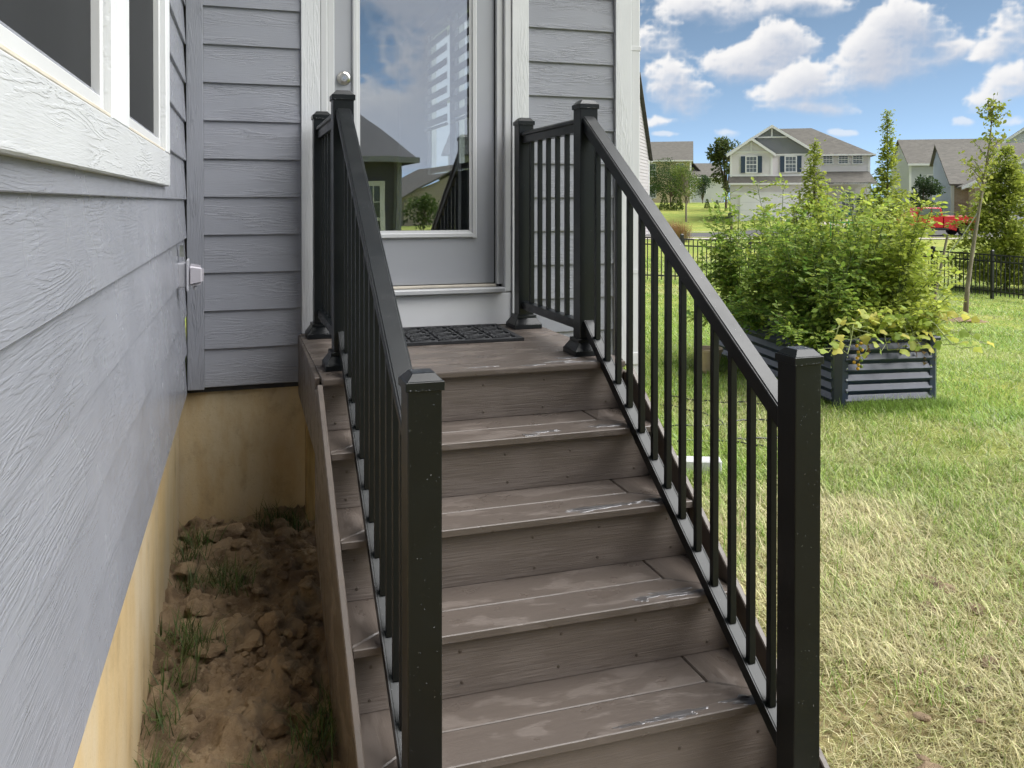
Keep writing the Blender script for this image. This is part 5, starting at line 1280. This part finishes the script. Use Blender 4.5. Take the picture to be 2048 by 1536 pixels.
# ---- neighbouring grey gable just right of our corner
nh = thing('far_house', 'grey sided gable of the nearest neighbouring house, seen past the white corner board', 'house', (25.2, 49.6, -.35), R(54))
clap(nh, [(-9, -.3), (0, -.3), (0, 4.85), (-4.5, 9.35), (-9, 4.85)], M['taupe'], course=.2); lb(nh, 'wall', (-9, .01, -.3), (-.02, 10, 4.8), M['taupe'])
roof_poly(nh, [[(.3, -.25, 4.65), (.3, 10.3, 4.65), (-4.5, 10.3, 9.5), (-4.5, -.25, 9.5)], [(-9.3, -.25, 4.65), (-4.5, -.25, 9.5), (-4.5, 10.3, 9.5), (-9.3, 10.3, 4.65)]], M['shingle_grey'])
lb(nh, 'trim_board', (-.14, -.06, -.3), (.05, .05, 4.6), M['fwhite']); lb(nh, 'gutter', (.28, -.2, 4.45), (.42, 10.2, 4.58), M['fwhite'])
# ---- right-hand house: blue-grey gable side, brick front, white garage
rh = thing('far_house', 'one-storey house with blue-grey gable side and brick front behind the red truck', 'house', (49.13, 49.23, .15), R(-36))
prof = [(0, -.4), (9, -.4), (9, 4.5), (6.6, 5.85), (0, 2.8)]
clap(rh, [(-p[0], p[1]) for p in prof], M['blue'], (0, 0, 0), R(-90), .2)
m = MB().prism(prof, 'x', .01, 14); m.build('wall', M['blue'], rh)
roof_poly(rh, [[(-.25, -.35, 2.72), (14.3, -.35, 2.72), (14.3, 6.6, 5.98), (-.25, 6.6, 5.98)], [(-.25, 6.6, 5.98), (14.3, 6.6, 5.98), (14.3, 9.3, 4.45), (-.25, 9.3, 4.45)]])
lb(rh, 'wall', (.0, -.04, -.4), (2.0, .0, 2.55), M['brick'])
lb(rh, 'trim_board', (-.10, -.06, -.4), (.10, .04, 2.7), M['fwhite'])
lb(rh, 'garage_wing', (1.0, -2.5, -.4), (9.4, -.05, 2.5), M['brick'])
clap(rh, [(.6, 2.62), (9.8, 2.62), (5.2, 4.75)], M['pgrey'], (0, -2.56, 0))
lb(rh, 'garage_door', (2.6, -2.57, -.4), (7.8, -2.51, 2.1), M['fdoor'])
roof_poly(rh, [[(.2, -2.85, 2.5), (5.2, -2.85, 4.9), (5.2, 2.5, 4.9), (.2, 2.5, 2.5)], [(10.2, -2.85, 2.5), (10.2, 2.5, 2.5), (5.2, 2.5, 4.9), (5.2, -2.85, 4.9)]])
rake(rh, (.1, -2.9, 2.5), (5.2, -2.9, 4.95)); rake(rh, (5.2, -2.9, 4.95), (10.3, -2.9, 2.5)); lb(rh, 'fascia_board', (.4, -2.62, 2.38), (10, -2.57, 2.62), M['fwhite'])
lb(rh, 'utility_meter', (-.22, 3.0, .9), (-.04, 3.35, 1.5), M['pgrey'])
# ---- pale house behind it, and the big gable at the right edge
bh = thing('far_house', 'pale grey house with brown roof between the conifers and the right-hand house', 'house', (61.6, 66.9, .6), R(-30))
clap(bh, [(0, -.5), (9, -.5), (9, 4.7), (0, 4.7)], M['pgrey'], course=.2); lb(bh, 'wall', (0.02, .01, -.5), (9, 8, 4.7), M['pgrey'])
clap(bh, [(-8, -.5), (0, -.5), (0, 4.7), (-4, 7.1), (-8, 4.7)], M['pgrey'], (0, 0, 0), R(-90), .2)
roof_poly(bh, [[(-.25, -.4, 4.62), (9.3, -.4, 4.62), (9.3, 4, 7.2), (-.25, 4, 7.2)], [(-.25, 8.4, 4.62), (-.25, 4, 7.2), (9.3, 4, 7.2), (9.3, 8.4, 4.62)]], M['shingle'])
lb(bh, 'fascia_board', (-.25, -.47, 4.44), (9.3, -.41, 4.62), M['fwhite']); lb(bh, 'trim_board', (-.05, -.06, -.5), (.15, .02, 4.5), M['fwhite'])
fwindow(bh, 2.1, 2.1, .9, 1.4, -.03); fwindow(bh, 4.6, 2.1, .9, 1.4, -.03)
eh = thing('far_house', 'tall grey gable at the right edge of the picture', 'house', (65.2, 61.2, .5), R(-42))
clap(eh, [(0, -.5), (8, -.5), (8, 5.6), (4, 8.4), (0, 5.6)], M['pgrey'], course=.2); lb(eh, 'wall', (0, .01, -.5), (8, 9, 5.5), M['pgrey'])
roof_poly(eh, [[(-.3, -.3, 5.45), (4, -.3, 8.6), (4, 9.3, 8.6), (-.3, 9.3, 5.45)], [(8.3, -.3, 5.45), (8.3, 9.3, 5.45), (4, 9.3, 8.6), (4, -.3, 8.6)]])
rake(eh, (-.35, -.32, 5.45), (4, -.32, 8.62)); rake(eh, (4, -.32, 8.62), (8.35, -.32, 5.45))
# ---- small grey-roofed house far behind
sh = thing('far_house', 'distant white house with grey hipped roof left of the far gabled house', 'house', (68.2, 120.0, 1.2), R(-24))
lb(sh, 'wall', (-3.5, 0, -1), (5.2, 8, 4.3), M['pgrey']); roof_poly(sh, [[(-3.9, -.4, 4.2), (5.6, -.4, 4.2), (4.9, 4, 6.6), (-3.0, 4, 6.6)], [(5.6, -.4, 4.2), (5.6, 8.4, 4.2), (4.9, 4, 6.6)], [(-3.9, 8.4, 4.2), (-3.0, 4, 6.6), (4.9, 4, 6.6), (5.6, 8.4, 4.2)]], M['shingle'])
lb(sh, 'fascia_board', (-3.9, -.46, 4.05), (5.6, -.41, 4.22), M['fwhite']); roof_poly(sh, [[(-2.6, 1.5, 5.2), (-.6, 1.5, 8.0), (-.6, 6, 8.0), (-2.6, 6, 5.2)], [(1.9, 1.5, 5.2), (1.9, 6, 5.2), (-.6, 6, 8.0), (-.6, 1.5, 8.0)]])
fwindow(sh, 2.0, 1.8, .9, 1.4, -.03)
# ---- houses behind the camera, seen reflected in the door glass
b1 = thing('garden_building', 'low dark-roofed building reflected at the left of the door glass', 'building', (3.35, -9.3, 0), 0)
lb(b1, 'wall', (-7, -6, -.1), (-.0, 0, 2.45), paint('dim_grey_siding', (.10, .10, .115)))
roof_poly(b1, [[(-7.3, .35, 2.5), (.3, .35, 2.5), (-.55, -2.8, 3.75), (-6.5, -2.8, 3.75)], [(.3, .35, 2.5), (.3, -6.4, 2.5), (-.55, -2.8, 3.75)], [(-7.3, -6.4, 2.5), (-6.5, -2.8, 3.75), (-.55, -2.8, 3.75), (.3, -6.4, 2.5)]], paint('dark_roof', (.014, .014, .016)))
lb(b1, 'gutter', (-7.3, .36, 2.38), (.34, .46, 2.5), M['slate']); lb(b1, 'downspout', (-.08, .02, 0), (.0, .1, 2.4), M['slate'])
fwindow(b1, -.62, .55, .42, 1.35, .03, False, R(180), True); lb(b1, 'trim_board', (-.12, .0, 0), (.03, .04, 2.4), M['slate'])
b2 = thing('rear_house', 'tan gabled house reflected in the lower middle of the door glass', 'house', (11.4, -50.5, -.2), R(-8))
lb(b2, 'wall', (0, -8, -.3), (9, 0, 2.2), M['tan2']); roof_poly(b2, [[(-.3, .3, 2.1), (4.2, .3, 4.4), (4.2, -8.3, 4.4), (-.3, -8.3, 2.1)], [(9.3, .3, 2.1), (9.3, -8.3, 2.1), (4.2, -8.3, 4.4), (4.2, .3, 4.4)]])
clap(b2, [(-9, 2.2), (0, 2.2), (-4.8, 4.2)], M['tan2'], (0, .0, 0), R(180))
bushy(9.6, -36, 1.9, 2.2, 91, 'dark shrub reflected in the lower part of the door glass', 1500, 'reflected_shrub', cat='shrub', group=None, cz=-.1)
# ------------------------------------------------------------------ red pickup
TRK = (41.9, 41.6, float(gz(41.9, 41.6)) + .035)
tk = thing('pickup_truck', 'red pickup truck parked at the road behind the fence', 'truck', TRK, R(-18)); tk.scale = (.85, .85, .85)
M['red'] = pm('red_car_paint', (.55, .008, .022), .22, spec=.6, var=(3, .1)); M['tyre'] = pm('tyre_rubber', (.02, .02, .021), .8); M['rimm'] = pm('steel_rim', (.6, .6, .6), .3, metal=.8)
def arch_side(x0, x1, zb, zt, wx, wr):
    pts = [(x0, zt), (x0, zb)]
    pts += [(wx + wr * math.cos(a), .42 + wr * math.sin(a)) for a in np.linspace(math.pi + .15, -.15, 13)]
    pts = [p for p in pts if True] + [(x1, zb + .06), (x1 + .02, zt - .06), (x1 - .02, zt)]
    return pts
m = MB().prism(arch_side(-1.42, .98, .58, 1.42, 0, .52), 'y', -.95, .95); m.build('bed', M['red'], tk, bev=.03)
m = MB().prism([(-.62, .62), (-.55, .95), (-.35, 1.12), (.35, 1.12), (.55, .95), (.62, .62), (.50, .62), (.45, .85), (.28, .98), (-.28, .98), (-.45, .85), (-.50, .62)], 'y', -1.08, -.952); m.build('fender', M['red'], tk, bev=.02)
m = MB().prism([(-1.45, .55), (-1.45, 1.42), (-1.62, 2.0), (-2.95, 2.02), (-3.55, 1.48), (-4.75, 1.38), (-4.85, .6)], 'y', -.93, .93); cab = m.build('cab', M['red'], tk, bev=.05)
m = MB().prism([(-1.62, 1.45), (-1.74, 1.90), (-2.25, 1.92), (-2.25, 1.45)], 'y', -.945, -.935); m.build('side_window', M['farglass'], tk)
m = MB().prism([(-2.33, 1.45), (-2.33, 1.92), (-2.90, 1.92), (-3.30, 1.48)], 'y', -.945, -.935); m.build('side_window', M['farglass'], tk)
lb(tk, 'running_board', (-3.4, -1.0, .42), (-1.1, -.8, .56), M['tyre'], .02); lb(tk, 'rear_bumper', (.98, -.9, .5), (1.18, .9, .72), M['tyre'], .03); lb(tk, 'chassis', (-4.6, -.7, .4), (.9, .7, .7), M['tyre'])
lb(tk, 'tail_light', (.965, -.952, 1.0), (1.005, -.80, 1.35), pm('tail_light_red', (.35, .005, .01), .2), .01)
for wx in (0, -3.95):
    for s in (-1, 1):
        wl = link('wheel', None, tk, (wx, s * (.84 if s < 0 else .78), .41))
        MB().lathe([(.24, -.14), (.36, -.14), (.405, -.10), (.405, .10), (.36, .14), (.24, .14)], 24, axis='y').build('tyre', M['tyre'], wl)
        MB().lathe([(0, -.09), (.06, -.10), (.10, -.07), (.20, -.08), (.235, -.12), (.245, -.12), (.245, .1), (0, .1)], 20, axis='y').build('rim', M['rimm'], wl)
# mailbox near the drive
mx = thing('mailbox', 'dark mailbox on a post left of the far driveway', 'mailbox', (32.9, 52.2, float(gz(32.9, 52.2))))
lb(mx, 'post', (-.05, -.05, 0), (.05, .05, .95), M['bark_dark']); MB().prism([(-.12, .95), (-.12, 1.12), (-.07, 1.2), (.07, 1.2), (.12, 1.12), (.12, .95)], 'y', -.28, .28).build('box', M['fence'], mx); lb(mx, 'flag_arm', (-.55, -.03, .82), (.3, .03, .88), M['fence'])
